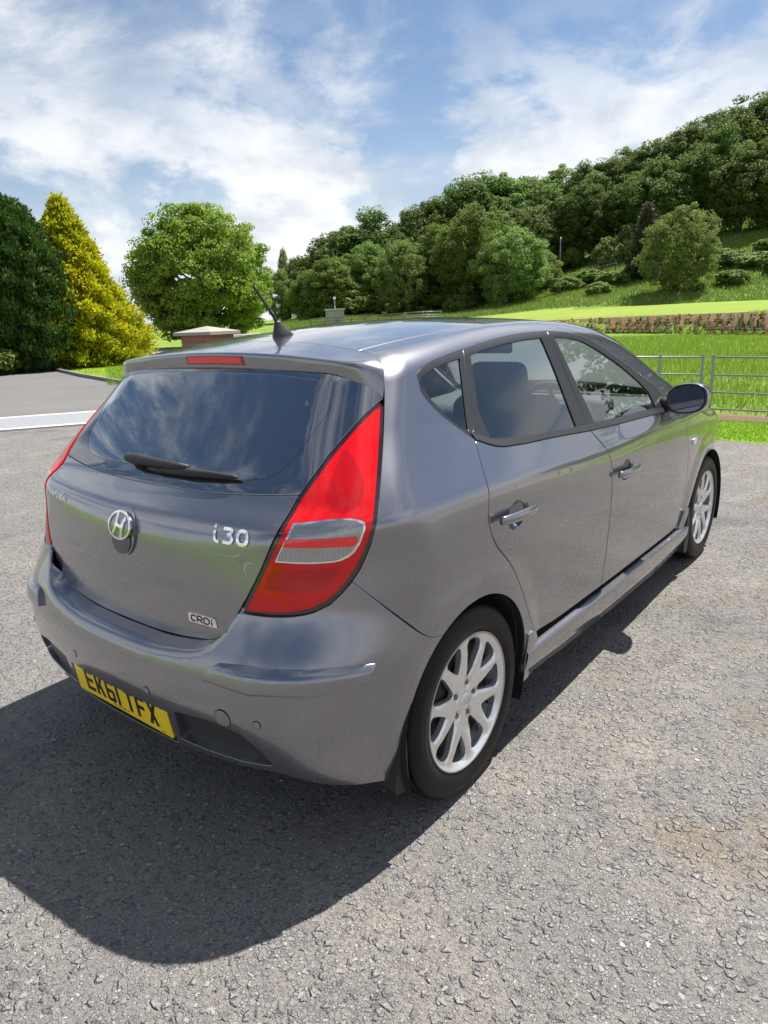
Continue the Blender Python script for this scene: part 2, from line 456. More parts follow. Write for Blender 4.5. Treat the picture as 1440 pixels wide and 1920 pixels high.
def glass_mat(name, tint, ior=1.5, dirt=.004, gain=1.5):
    t = NT(name); t.n.remove(t.b)
    tr = t.node('ShaderNodeBsdfTransparent'); tr.inputs[0].default_value = tint+(1,)
    gl = t.node('ShaderNodeBsdfGlossy'); gl.inputs['Roughness'].default_value = .003; gl.inputs[0].default_value = (1, 1, 1, 1)
    fr = t.node('ShaderNodeFresnel'); fr.inputs[0].default_value = ior
    df = t.node('ShaderNodeBsdfDiffuse'); df.inputs[0].default_value = (.5, .5, .48, 1)
    # two surfaces of a pane reflect about twice what one does; back faces handled by absolute facing
    fac = t.math('MINIMUM', t.math('MULTIPLY', fr.outputs[0], gain), 1.0)
    m1 = t.node('ShaderNodeMixShader'); t.put(m1.inputs[0], fac); t.l.new(tr.outputs[0], m1.inputs[1]); t.l.new(gl.outputs[0], m1.inputs[2])
    m2 = t.node('ShaderNodeMixShader'); t.put(m2.inputs[0], t.math('MULTIPLY', t.ramp(t.noise(t.coord(), 6., 6, .7), .35, .8), dirt*2))
    t.l.new(m1.outputs[0], m2.inputs[1]); t.l.new(df.outputs[0], m2.inputs[2])
    t.l.new(m2.outputs[0], t.n['Material Output'].inputs[0]); return t.m
M['glass'] = glass_mat('window_glass', (.74, .81, .79), ior=1.52)
M['tint'] = glass_mat('rear_window_glass', (.58, .66, .72), ior=2.1, dirt=.003, gain=2.4)
M['frit'] = simple('black_glass_border', (.006, .006, .008), .015, spec=1.0)
M['frit'].node_tree.nodes['Principled BSDF'].inputs['IOR'].default_value = 2.3
M['trim'] = simple('black_trim', (.022, .022, .024), .33, bump=(700, .06, .001))
M['plastic'] = simple('dark_plastic', (.032, .032, .034), .42, bump=(500, .15, .001))
M['rubber'] = simple('rubber', (.016, .016, .016), .6)
M['chrome'] = simple('chrome', (.80, .80, .81), .07, 1.0)
M['alloy'] = simple('alloy', (.74, .745, .755), .27, .78, .5)
M['barrel'] = simple('alloy_barrel', (.38, .385, .40), .40, .6)
M['steel'] = simple('brake_steel', (.20, .19, .18), .45, .7)
M['disc'] = simple('dark_gap_plate', (.030, .029, .028), .6)
M['black'] = simple('matt_black', (.008, .008, .008), .85)
M['under'] = simple('underbody', (.015, .015, .016), .8)
M['cloth'] = simple('seat_cloth', (.045, .047, .052), .9, bump=(240, .35, .002))
M['light_trim'] = simple('grey_cabin_plastic', (.10, .105, .11), .6)
M['headliner'] = simple('headliner', (.20, .20, .195), .95)
M['card'] = simple('door_card', (.05, .052, .056), .75)
M['yellow'] = simple('plate_yellow', (.98, .70, .010), .30, coat=.5)
M['platechar'] = simple('plate_black', (.006, .006, .006), .35)
M['mirror'] = simple('mirror_silver', (.82, .85, .88), .01, 1.0)
def red_lens():
    t = NT('red_lens'); t.n.remove(t.b); c = t.coord()
    tr = t.node('ShaderNodeBsdfTransparent'); tr.inputs[0].default_value = (.95, .06, .06, 1)
    df = t.node('ShaderNodeBsdfPrincipled'); df.inputs['Base Color'].default_value = (.76, .007, .014, 1); df.inputs['Roughness'].default_value = .06
    df.inputs['Coat Weight'].default_value = 1.; df.inputs['Coat Roughness'].default_value = .02
    mx = t.node('ShaderNodeMixShader'); mx.inputs[0].default_value = .52
    t.l.new(tr.outputs[0], mx.inputs[1]); t.l.new(df.outputs[0], mx.inputs[2])
    t.l.new(mx.outputs[0], t.n['Material Output'].inputs[0]); return t.m
M['red'] = red_lens()
M['redbar'] = simple('red_reflector', (.85, .012, .016), .10, coat=1.)
def lamp_house():
    t = NT('lamp_housing'); c = t.coord()
    w = t.node('ShaderNodeTexWave', wave_type='BANDS', bands_direction='DIAGONAL'); w.inputs['Scale'].default_value = 28; w.inputs['Distortion'].default_value = 2.; t.l.new(c, w.inputs[0])
    t.set(Base_Color=t.mix(w.outputs['Fac'], (.82, .16, .15), (.95, .22, .20)), Roughness=.2, Metallic=.2)
    t.bump(t.math('ADD', w.outputs['Fac'], t.voro(c, 90.)), .25, .002); return t.m
M['lamp_house'] = lamp_house()
M['dark_red'] = simple('dark_red_lens', (.20, .004, .008), .08, coat=1.)
M['border'] = simple('lamp_border', (.03, .006, .009), .08, coat=1.)
def reflector():
    t = NT('lamp_reflector'); c = t.coord('Object')
    w = t.node('ShaderNodeTexWave', wave_type='BANDS', bands_direction='Y'); w.inputs['Scale'].default_value = 42; w.inputs['Distortion'].default_value = 1.2; t.l.new(c, w.inputs[0])
    w2 = t.node('ShaderNodeTexWave', wave_type='BANDS', bands_direction='Z'); w2.inputs['Scale'].default_value = 75; t.l.new(c, w2.inputs[0])
    f = t.math('MULTIPLY', t.ramp(w.outputs['Fac'], .25, .8), t.ramp(w2.outputs['Fac'], .15, .6))
    t.set(Base_Color=t.mix(f, (.62, .62, .615), (.98, .975, .96)), Roughness=.16, Metallic=.25)  # light and dark sides of the ribs put into the colour as stripes
    t.bump(f, .8, .003); return t.m
M['reflector'] = reflector()
M['clear'] = glass_mat('clear_lens', (.95, .95, .95), dirt=.0)
M['amber'] = simple('indicator_clear', (.75, .72, .66), .12, coat=1.)

# ------------------------------------------------------------------ car outlines (metres; x forward from the rear axle, y left, z up)
car = empty('parked_car')
tag(car, 'grey five-door hatchback parked on the rough yard', 'car')
def S(x, z): return (x, -float(W(np.array(x), np.array(z))), z)
def side(pts): return [S(*q) for q in pts]
def RZ(x, y): return float(zc(np.array(x)))-.10*y*y
T_ = (-.121, -.659, 1.252)
GB = [(-.467, 0, 1.003), (-.458, -.248, 1.006), (-.440, -.44, 1.016), (-.413, -.594, 1.029)]
LI_up = [T_, (-.168, -.651, 1.229), (-.222, -.640, 1.196), (-.271, -.630, 1.159), (-.317, -.620, 1.123), (-.368, -.608, 1.075), (-.413, -.594, 1.029)]
LI_dn = [(-.413, -.594, 1.029), (-.456, -.592, .986), (-.492, -.590, .948), (-.516, -.579, .905), (-.535, -.558, .85), (-.554, -.529, .789), (-.567, -.490, .726)]
LO = [T_, (-.179, -.698, 1.175), (-.253, -.743, 1.078), (-.308, -.773, 1.001), (-.342, -.787, .944), (-.367, -.784, .894), (-.389, -.773, .851), (-.411, -.762, .821)]
LB = [(-.411, -.762, .821), (-.433, -.745, .792), (-.459, -.724, .765), (-.486, -.694, .747), (-.516, -.649, .735), (-.548, -.578, .729), (-.567, -.490, .726)]
GT = [(-.168, 0, 1.337), (-.167, -.298, 1.332), (-.164, -.46, 1.320), (-.150, -.564, 1.304), (-.134, -.622, 1.283), T_]
ST = [(.014, 0, 1.404), (.008, -.214, 1.399), (-.010, -.358, 1.389), (-.034, -.490, 1.375)]
SC = [(-.034, -.490, 1.375), (-.038, -.545, 1.368), (-.046, -.580, 1.356), (-.065, -.611, 1.332), (-.094, -.638, 1.293), T_]
TB = [(-.604, 0, .606), (-.600, -.163, .606), (-.591, -.316, .617), (-.582, -.405, .634), (-.575, -.457, .672), (-.567, -.490, .726)]
SEAM = [(-.411, -.762, .821), (-.372, -.803, .768), (-.334, -.835, .72), (-.293, -.858, .674), (-.258, -.870, .641), (-.215, -.876, .618), (-.172, -.878, .609)]
def arc(cx, a0, a1, r=.345, n=24):
    return [S(cx+r*math.cos(R(a0+(a1-a0)*i/n)), .31+r*math.sin(R(a0+(a1-a0)*i/n))) for i in range(n+1)]
def ditch(y0, y1, n=14):
    return [(x, y0+(y1-y0)*((x+.036)/1.536), RZ(x, y0)) for x in np.linspace(-.036, 1.50, n)]
C_SH = cr(side([(.155, 1.100), (.115, 1.022), (.085, .94), (.075, .885), (.109, .806), (.208, .702), (.276, .601), (.349, .480), (.428, .368)]))
B_SH = cr(side([(.950, 1.015), (1.015, .93), (1.050, .83), (1.066, .707), (1.068, .586), (1.068, .45), (1.060, .335)]))
A_SH = cr(side([(1.955, .970), (2.056, .873), (2.142, .766), (2.179, .673), (2.20, .53), (2.18, .42), (2.12, .315)]))
BELT_R = cr(side([(.155, 1.100), (.245, 1.067), (.377, 1.052), (.614, 1.038), (.950, 1.015)]))
BELT_F = cr(side([(.950, 1.015), (1.284, 1.0), (1.733, .983), (1.955, .970)]))
up = lambda c, d: [S(q[0], q[2]+d) for q in c]
TOP_Q = cr(side([(.004, 1.284), (.030, 1.306), (.091, 1.327), (.199, 1.347), (.315, 1.361)]))
TOP_R = cr(side([(.315, 1.361), (.509, 1.382), (.733, 1.396), (.972, 1.397)]))
TOP_F = cr(side([(.972, 1.397), (1.144, 1.383), (1.322, 1.345), (1.468, 1.284), (1.619, 1.211), (1.784, 1.125), (1.892, 1.052), (1.955, .992)]))
Q_LOW = cr(side([(.004, 1.284), (.012, 1.254), (.039, 1.206), (.094, 1.151), (.155, 1.100)]))
rev = lambda c: list(c)[::-1]

# ------------------------------------------------------------------ rear end
sc0 = (.6, 0, .75)
tailgate = panel('tailgate', both(cr(GB)+cr(LI_dn)[1:]+rev(cr(TB))[1:]), M['paint'], car, ctr=(.5, 0, .75), res=.016, gap=.0022)
FR = [(-.42, 0, 1.047), (-.418, -.372, 1.047), (-.397, -.470, 1.064), (-.365, -.513, 1.095), (-.309, -.535, 1.157), (-.232, -.553, 1.232), (-.203, -.546, 1.262), (-.188, -.520, 1.283), (-.180, -.40, 1.303), (-.180, 0, 1.312)]
win_loop = both(cr(GB)+rev(cr(LI_up))[1:]+rev(cr(GT))[1:])
hole_loop = both(cr(FR))
panel('rear_window_border', win_loop, M['frit'], tailgate, holes=[hole_loop], ctr=(.5, 0, .85), off=-.002, res=.02, gap=.0022, flange=.008)
panel('rear_window', [np.array(q) for q in hole_loop], M['tint'], tailgate, ctr=(.5, 0, .85), off=-.0022, res=.03, gap=-.001, flange=0)
for k in range(9):                                             # fine heating wires inside the glass
    z = 1.075+.024*k; hw = min(.50, .37+.9*(z-1.06))
    pts = []
    for y in np.linspace(-hw, hw, 13):
        q, n = on_body((-.3, y, z), (.5, 0, z)); pts.append(q-n*.006)
    V, Fc = tube(pts, .0013, 4); link('heating_wire', mesh_py('heating_wire', V, Fc), simple('wire_%d' % k, (.42, .20, .09), .6) if k == 0 else bpy.data.materials['wire_0'], tailgate)
spoiler = panel('spoiler', both(cr(ST)+cr(SC)[1:]+rev(cr([(q[0]-.003, q[1], q[2]-.007) for q in GT[:-1]]+[T_]))[1:]), M['paint'], car, ctr=(.45, 0, 1.0), v='spoil', res=.012, gap=.002)
BL = [(-.2, 0, 1.3725), (-.2, -.148, 1.371), (-.2, -.153, 1.344), (-.2, 0, 1.3455)]
panel('brake_light', both(BL), M['dark_red'], spoiler, ctr=(.45, 0, 1.25), v='spoil', off=.0025, res=.008, gap=.0, flange=.008, spread=.0005)
BL2 = [(-.2, 0, 1.3675), (-.2, -.138, 1.3665), (-.2, -.141, 1.350), (-.2, 0, 1.351)]
panel('brake_light_lens', both(BL2), M['redbar'], spoiler, ctr=(.45, 0, 1.25), v='spoil', off=.0040, res=.008, gap=.0, flange=.003, spread=.0005)

ARCH_R = arc(0., 120, 193)                                     # bumper side of the rear arch, down to its lower corner
BB = [ARCH_R[-1], (-.362, -.825, .225), (-.383, -.815, .236), (-.451, -.770, .243), (-.517, -.714, .262), (-.565, -.664, .290), (-.598, -.612, .306), (-.622, -.503, .298), (-.640, -.399, .290), (-.652, -.272, .287), (-.660, 0, .285)]
niche = both([(-.68, 0, .4085), (-.68, -.268, .4085), (-.68, -.268, .300), (-.68, 0, .300)])
INS = [(-.657, -.290, .318), (-.673, -.300, .418), (-.668, -.37, .428), (-.660, -.459, .434), (-.642, -.545, .420), (-.618, -.594, .372), (-.600, -.614, .330), (-.623, -.517, .318), (-.640, -.388, .312)]
INSL = [tuple(np.array(q)*[1, -1, 1]) for q in INS]
TBX = [(-.570, 0, .604), (-.568, -.163, .604), (-.560, -.316, .613), (-.553, -.405, .631), (-.560, -.455, .668), (-.567, -.490, .726)]
bump_half = cr(TBX)+rev(cr(LB))[1:]+cr(SEAM)[1:]+ARCH_R[1:]+cr(BB)[1:]
bumper = panel('rear_bumper', both(bump_half), M['paint'], car, holes=[niche, INS, INSL], ctr=(.15, 0, .05), v='bump', res=.016, gap=.0022, hflange=.024, flange=.02)
for mir in (False, True):
    panel('lower_inset', INS, M['plastic'], bumper, mirror=mir, ctr=(.15, 0, .05), v='bump', off=-.020, res=.02, gap=-.002, flange=0)
panel('plate_recess', niche, M['paint'], bumper, ctr=(.15, 0, .05), v='bump', off=-.0235, res=.03, gap=-.003, flange=0)
for mir in (False, True):                                      # jambs closing the joints at the bumper's upper corners and seam
    jamb = [(-.585, -.36, .60), (-.575, -.46, .60), (-.562, -.535, .64), (-.555, -.540, .72), (-.560, -.520, .745), (-.565, -.455, .735), (-.575, -.42, .68), (-.585, -.36, .650)]
    panel('bumper_jamb', jamb, M['paint'], bumper, mirror=mir, ctr=(.5, 0, .75), off=-.007, res=.02, gap=0, flange=0)
    sm = cr(SEAM)
    panel('bumper_jamb', [q+np.array((-.012, 0, -.012)) for q in sm[1:]]+[q+np.array((.012, 0, .012)) for q in rev(sm[1:])], M['black'], bumper, mirror=mir, ctr=sc0, off=-.006, res=.02, gap=0, flange=0)
RUB = [(-.660, -.447, .562), (-.650, -.462, .590), (-.636, -.482, .608), (-.60, -.60, .617), (-.534, -.721, .617), (-.457, -.796, .614), (-.410, -.827, .612), (-.424, -.820, .588), (-.438, -.813, .569), (-.49, -.775, .558), (-.547, -.727, .552), (-.63, -.59, .551)]
def rub_off(Q): return .0005+.013*np.clip((.620-Q[:, 2])/.024, 0, 1)
def panel_var(name, loop, mat, parent, offf, mirror=False, **kw):
    me = panel_mesh(name, loop, mirror=False, off=0., **kw)
    n = len(me.vertices); co = np.zeros(n*3); me.vertices.foreach_get('co', co); co = co.reshape(-1, 3)
    N = grad(co, kw.get('v', 'body')); co = co+N*offf(co)[:, None]
    T = np.zeros(len(me.polygons)*3, np.int32); me.loops.foreach_get('vertex_index', T); T = T.reshape(-1, 3)
    if mirror: co = co*[1, -1, 1]; T = T[:, ::-1]
    return link(name, mesh_np(name, co, T, True), mat, parent)
for mir in (False, True):
    panel_var('rub_strip', RUB, M['paint'], bumper, rub_off, mirror=mir, ctr=(.15, 0, .05), v='bump', res=.009, gap=0., flange=.020, spread=.001)
def disc_on(name, pt, r, mat, parent, ctr, v, th=.002, ring=None, seg=28):
    o, ex, ey, n = frame_at(pt, ctr, v)
    a = [(r*math.cos(2*math.pi*k/seg), r*math.sin(2*math.pi*k/seg)) for k in range(seg)]
    V, Fc = plate2d([a], (o-n*.002, ex, ey, n), th+.002)
    return link(name, mesh_py(name, V, Fc), mat, parent)
bc = (.15, 0, .05)
for y in (-.601, -.201, .201, .601):
    disc_on('parking_sensor_rim', (-.63 if abs(y) > .4 else -.692, y, .464), .0125, M['black'], bumper, bc, 'bump', .0006)
    disc_on('parking_sensor', (-.63 if abs(y) > .4 else -.692, y, .464), .0108, M['paint'], bumper, bc, 'bump', .0016)
disc_on('tow_eye_rim', (-.656, -.495, .459), .0275, M['black'], bumper, bc, 'bump', .0006)
disc_on('tow_eye_cover', (-.656, -.495, .459), .0255, M['paint'], bumper, bc, 'bump', .0016)

# ------------------------------------------------------------------ number plate
def box_poly(x0, y0, x1, y1): return [(x0, y0), (x1, y0), (x1, y1), (x0, y1)]
def stroke(pts, w):
    """thick polyline as polygons (boxes with mitred overlap)"""
    out = []
    for a, b in zip(pts[:-1], pts[1:]):
        a = np.array(a, float); b = np.array(b, float); t = (b-a)/np.linalg.norm(b-a); n = np.array([-t[1], t[0]])*w/2
        a2 = a-t*w*.5*(0 if pts[0] is a else 1)*.0; out.append([tuple(a-n), tuple(b-n), tuple(b+n), tuple(a+n)])
    return out
def rrect(x0, y0, x1, y1, r, n=5):
    out = []
    for cx, cy, a0 in ((x1-r, y0+r, -90), (x1-r, y1-r, 0), (x0+r, y1-r, 90), (x0+r, y0+r, 180)):
        out += [(cx+r*math.cos(R(a0+90*k/n)), cy+r*math.sin(R(a0+90*k/n))) for k in range(n+1)]
    return out
w_ = 14.
GL = {  # 79 mm high, 50 mm wide characters: polygons, holes
 'E': ([box_poly(0, 0, 14, 79), box_poly(13.9, 65, 50, 79), box_poly(13.9, 33, 45, 47), box_poly(13.9, 0, 50, 14)], []),
 'K': ([box_poly(0, 0, 14, 79), [(13.9, 30), (33, 79), (50, 79), (23, 25), (13.9, 25)], [(17, 43), (30, 51), (50, 0), (34, 0)]], []),
 '6': ([rrect(0, 0, 50, 47, 12), box_poly(0, 20, 14, 66), [(0, 60), (0, 67), (12, 79), (50, 79), (50, 65), (14, 65), (14, 60)]], [rrect(14, 13, 36, 34, 5)]),
 '1': ([box_poly(0, 0, 14, 79)], []),
 'T': ([box_poly(0, 65, 50, 79), box_poly(18, 0, 32, 65.1)], []),
 'F': ([box_poly(0, 0, 14, 79), box_poly(13.9, 65, 50, 79), box_poly(13.9, 32, 43, 46)], []),
 'X': ([[(0, 0), (16, 0), (50, 79), (34, 79)], [(34, 0), (50, 0), (16, 79), (0, 79)]], []),
}
def glyph_mesh(name, polys, holes, frame, thick, s, grid=None):
    P2 = [[(x*s, y*s) for x, y in p] for p in polys]; H2 = [[(x*s, y*s) for x, y in h] for h in holes]
    ex_ = None
    if grid:
        A = np.concatenate([np.array(p_) for p_ in P2]); lo, hi = A.min(0), A.max(0)
        gx, gy = np.meshgrid(np.arange(lo[0], hi[0], grid), np.arange(lo[1], hi[1], grid)); ex_ = np.stack([gx.ravel(), gy.ravel()], 1)
        ins_ = np.zeros(len(ex_), bool)
        for p_ in P2: ins_ |= pip(ex_, np.array(p_))
        ex_ = ex_[ins_]
    P, T = tri2d(P2+H2, ex_, union=True)
    if H2:
        c = P[T].mean(1); k = np.ones(len(T), bool)
        for h in H2: k &= ~pip(c, np.array(h))
        inp = np.zeros(len(T), bool)
        for p_ in P2: inp |= pip(c, np.array(p_))
        T = T[k & inp]
    o, ex, ey, n = [np.array(q, float) for q in frame]
    base = o+P[:, :1]*ex+P[:, 1:2]*ey; nv = len(P)
    V = np.concatenate([base+n*thick, base]); Fc = [tuple(map(int, t)) for t in T]
    for a, b in border(T): Fc.append((b, a, a+nv, b+nv))
    return mesh_py(name, V, Fc)
PLT = .12                                                     # plate leans back slightly
pn = np.array((-1, 0, -PLT)); pn /= np.linalg.norm(pn); pe = np.array((0, -1., 0)); pu = np.cross(pn, pe)
if pu[2] < 0: pu = -pu
po = np.array((-.6655, 0, .3665))
V, Fc = plate2d([rrect(-.26, -.0555, .26, .0555, .006)], (po, pe, pu, pn), .0035)
plate = link('number_plate', mesh_py('number_plate', V, Fc), M['yellow'], car)
x = -.201
for ch in 'EK61 TFX':
    if ch == ' ': x += .022; continue
    wd = .014 if ch == '1' else .050
    fr = (po+pn*.0036+pe*x-pu*.0385, pe, pu, pn)
    link('plate_character', glyph_mesh('plate_character', *GL[ch], fr, .0006, .001), M['platechar'], plate); x += wd+.011
for k in range(17):                                           # the tiny maker's line under the characters
    if k % 5 == 4: continue
    fr = (po+pn*.0036+pe*(-.052+.0052*k)-pu*.0475, pe, pu, pn)
    link('plate_small_print', glyph_mesh('plate_small_print', [box_poly(0, 0, 3.6, 3.4+1.2*(k % 3))], [], fr, .0003, .001), M['dark_red'] if 4 < k < 10 else M['platechar'], plate)
fr = (po+pn*.0036+pe*.207-pu*.0475, pe, pu, pn)
link('plate_small_print', glyph_mesh('plate_small_print', [box_poly(0, 0, 20, 2.2)], [], fr, .0003, .001), M['platechar'], plate)

# ------------------------------------------------------------------ tail lights
lc = (.35, 0, .9)
light_loop = cr([(-.137, -.670, 1.231)]+LO[1:])+cr(LB[:-1]+[(-.562, -.512, .7265)])[1:]+rev(cr(LI_dn[:-1]+[(-.562, -.507, .748)]))+rev(cr([(-.140, -.657, 1.243)]+LI_up[1:]))[1:]
def shrink(loop, f, dx=0):
    L = np.array(loop); c = L.mean(0); return [tuple(c+(q-c)*f) for q in L]
CLR = [(-.466, -.622, .972), (-.365, -.750, .978), (-.354, -.764, .970), (-.369, -.770, .938), (-.392, -.759, .896), (-.418, -.738, .877), (-.454, -.699, .872), (-.518, -.595, .874)]
CLI = [(-.467, -.628, .967), (-.367, -.749, .973), (-.359, -.760, .965), (-.373, -.765, .938), (-.395, -.755, .900), (-.420, -.734, .882), (-.455, -.696, .877), (-.514, -.600, .879)]
BAR = [(-.488, -.614, .934), (-.383, -.759, .936), (-.381, -.763, .927), (-.393, -.756, .914), (-.496, -.612, .915)]
DK1 = [(-.287, -.650, 1.132), (-.29, -.689, 1.102), (-.303, -.722, 1.064), (-.33, -.738, 1.027), (-.356, -.735, 1.003), (-.392, -.695, .999), (-.384, -.667, 1.03), (-.344, -.655, 1.073)]
DK2 = [(-.525, -.590, .856), (-.45, -.709, .857), (-.424, -.737, .857), (-.45, -.72, .820), (-.477, -.691, .803), (-.542, -.572, .802)]
def ins(loop, d):                                          # inset outline measured on the surface
    L = resample(loop, .014); c = np.array(lc); Dv = (L-c)/np.linalg.norm(L-c, axis=1, keepdims=True)
    ax = Dv.mean(0); ax /= np.linalg.norm(ax); rad = np.linalg.norm(L-c, axis=1).mean()
    e1 = np.cross(ax, (0, 0, 1.)); e1 /= np.linalg.norm(e1); e2 = np.cross(ax, e1); k = 2*rad/(1+Dv@ax)
    q = np.stack([Dv@e1*k, Dv@e2*k], 1)
    if poly_area(q) < 0: q = q[::-1]
    q = offset_poly(q, d)/rad; s = (q*q).sum(1)/4; w = (1-s)/(1+s); kk = (1+w)/2
    return [c+v_*rad for v_ in q[:, :1]*kk[:, None]*e1+q[:, 1:]*kk[:, None]*e2+w[:, None]*ax]
for mir in (False, True):
    base = panel('tail_light', light_loop, M['border'], car, mirror=mir, holes=[ins(light_loop, .015)], ctr=lc, off=-.003, res=.016, gap=.002, flange=.02, spread=.001)
    panel('lamp_light_stop', light_loop, M['black'], base, mirror=mir, ctr=lc, off=-.018, res=.016, gap=-.004, flange=0)  # added black sheet, keeps sunlight from shining through the lens
    panel('lamp_housing', light_loop, M['lamp_house'], base, mirror=mir, ctr=lc, off=-.0035, res=.012, gap=.003, flange=0)
    panel('lamp_bowl', cr(DK1, .012, True), M['dark_red'], base, mirror=mir, ctr=lc, off=-.0018, res=.010, gap=0, flange=.002, spread=0)
    panel('lamp_bowl', cr(DK2, .012, False), M['dark_red'], base, mirror=mir, ctr=lc, off=-.0018, res=.010, gap=0, flange=.002, spread=0)
    panel('red_lens', light_loop, M['red'], base, mirror=mir, holes=[cr(CLR, .02, False)], ctr=lc, off=.0008, res=.013, gap=.014, hgap=-.001, flange=.004, spread=.0)
    panel('lamp_frame', cr(CLR, .02, False), M['chrome'], base, mirror=mir, holes=[cr(CLI, .02, False)], ctr=lc, off=.0006, res=.008, gap=.0005, flange=.02, spread=.0)
    panel('reflector', cr(CLI, .02, False), M['reflector'], base, mirror=mir, ctr=lc, off=-.0022, res=.008, gap=-.002, flange=0)
    panel('reflector_bar', BAR, M['redbar'], base, mirror=mir, ctr=lc, off=.0016, res=.008, gap=0, flange=.012, spread=.0)
    panel('clear_lens', cr(CLI, .02, False), M['clear'], base, mirror=mir, ctr=lc, off=.0003, res=.012, gap=0, flange=0)
# ------------------------------------------------------------------ sides, doors, glass
sc_ = (.6, 0, .75)
WS_SIDE = [(1.50, -.560, 1.41), (1.70, -.590, 1.34), (1.95, -.635, 1.21), (2.20, -.675, 1.09), (2.40, -.70, 1.0)]
side_loop = (rev(cr(SC))[:-1]+ditch(-.500, -.572)+cr(WS_SIDE)[1:]+[(2.42, -.76, .985), S(2.30, .955), S(2.10, .965), S(1.975, .975)]
             + rev(TOP_F)[:-1]+rev(TOP_R)[:-1]+rev(TOP_Q)[:-1]+Q_LOW[1:-1]+C_SH+[S(.40, .33), S(.352, .25)]
             + arc(0., -9, 120)+rev(cr(SEAM))[1:]+rev(cr(LO))[1:-1])
def ellipse(cx, cz, rx, rz, n=28): return [S(cx+rx*math.cos(2*math.pi*k/n), cz+rz*math.sin(2*math.pi*k/n)) for k in range(n)]
RG = cr(side([(.345, 1.338), (.60, 1.362), (.895, 1.371), (.878, 1.25), (.845, 1.046), (.60, 1.060), (.40, 1.074), (.255, 1.092), (.262, 1.18)]), .05)
RG = side([(.345, 1.340), (.45, 1.352), (.60, 1.364), (.75, 1.371), (.894, 1.372), (.882, 1.25), (.850, 1.040), (.60, 1.060), (.40, 1.074), (.240, 1.094), (.252, 1.18)])
FG = side([(1.006, 1.371), (1.13, 1.361), (1.243, 1.343), (1.36, 1.303), (1.522, 1.228), (1.666, 1.140), (1.735, 1.082), (1.738, 1.012), (1.30, 1.024), (1.022, 1.037), (1.012, 1.20)])
QG = side([(.026, 1.279), (.050, 1.296), (.12, 1.313), (.195, 1.325), (.274, 1.332), (.205, 1.22), (.150, 1.128), (.125, 1.140), (.088, 1.172), (.048, 1.228)])
R_FR_REAR = side([(.322, 1.361), (.245, 1.24), (.160, 1.100)])
frame_r = cr(R_FR_REAR)+up(BELT_R, .020)[1:]+[S(.960, 1.20)]+rev(TOP_R)
frame_r = up(BELT_R, .020)[1:]+[S(.957, 1.22)]+rev(TOP_R)[:-1]+cr(R_FR_REAR)[:-1]+[S(.150, 1.122)]
frame_q = TOP_Q[:-1]+cr(side([(.315, 1.361), (.238, 1.24), (.152, 1.104)]))[:-1]+rev(Q_LOW)[:-1]
frame_f = up(BELT_F, .020)[:-1]+rev(TOP_F)[:-1]+[S(.975, 1.395), S(.963, 1.22)]
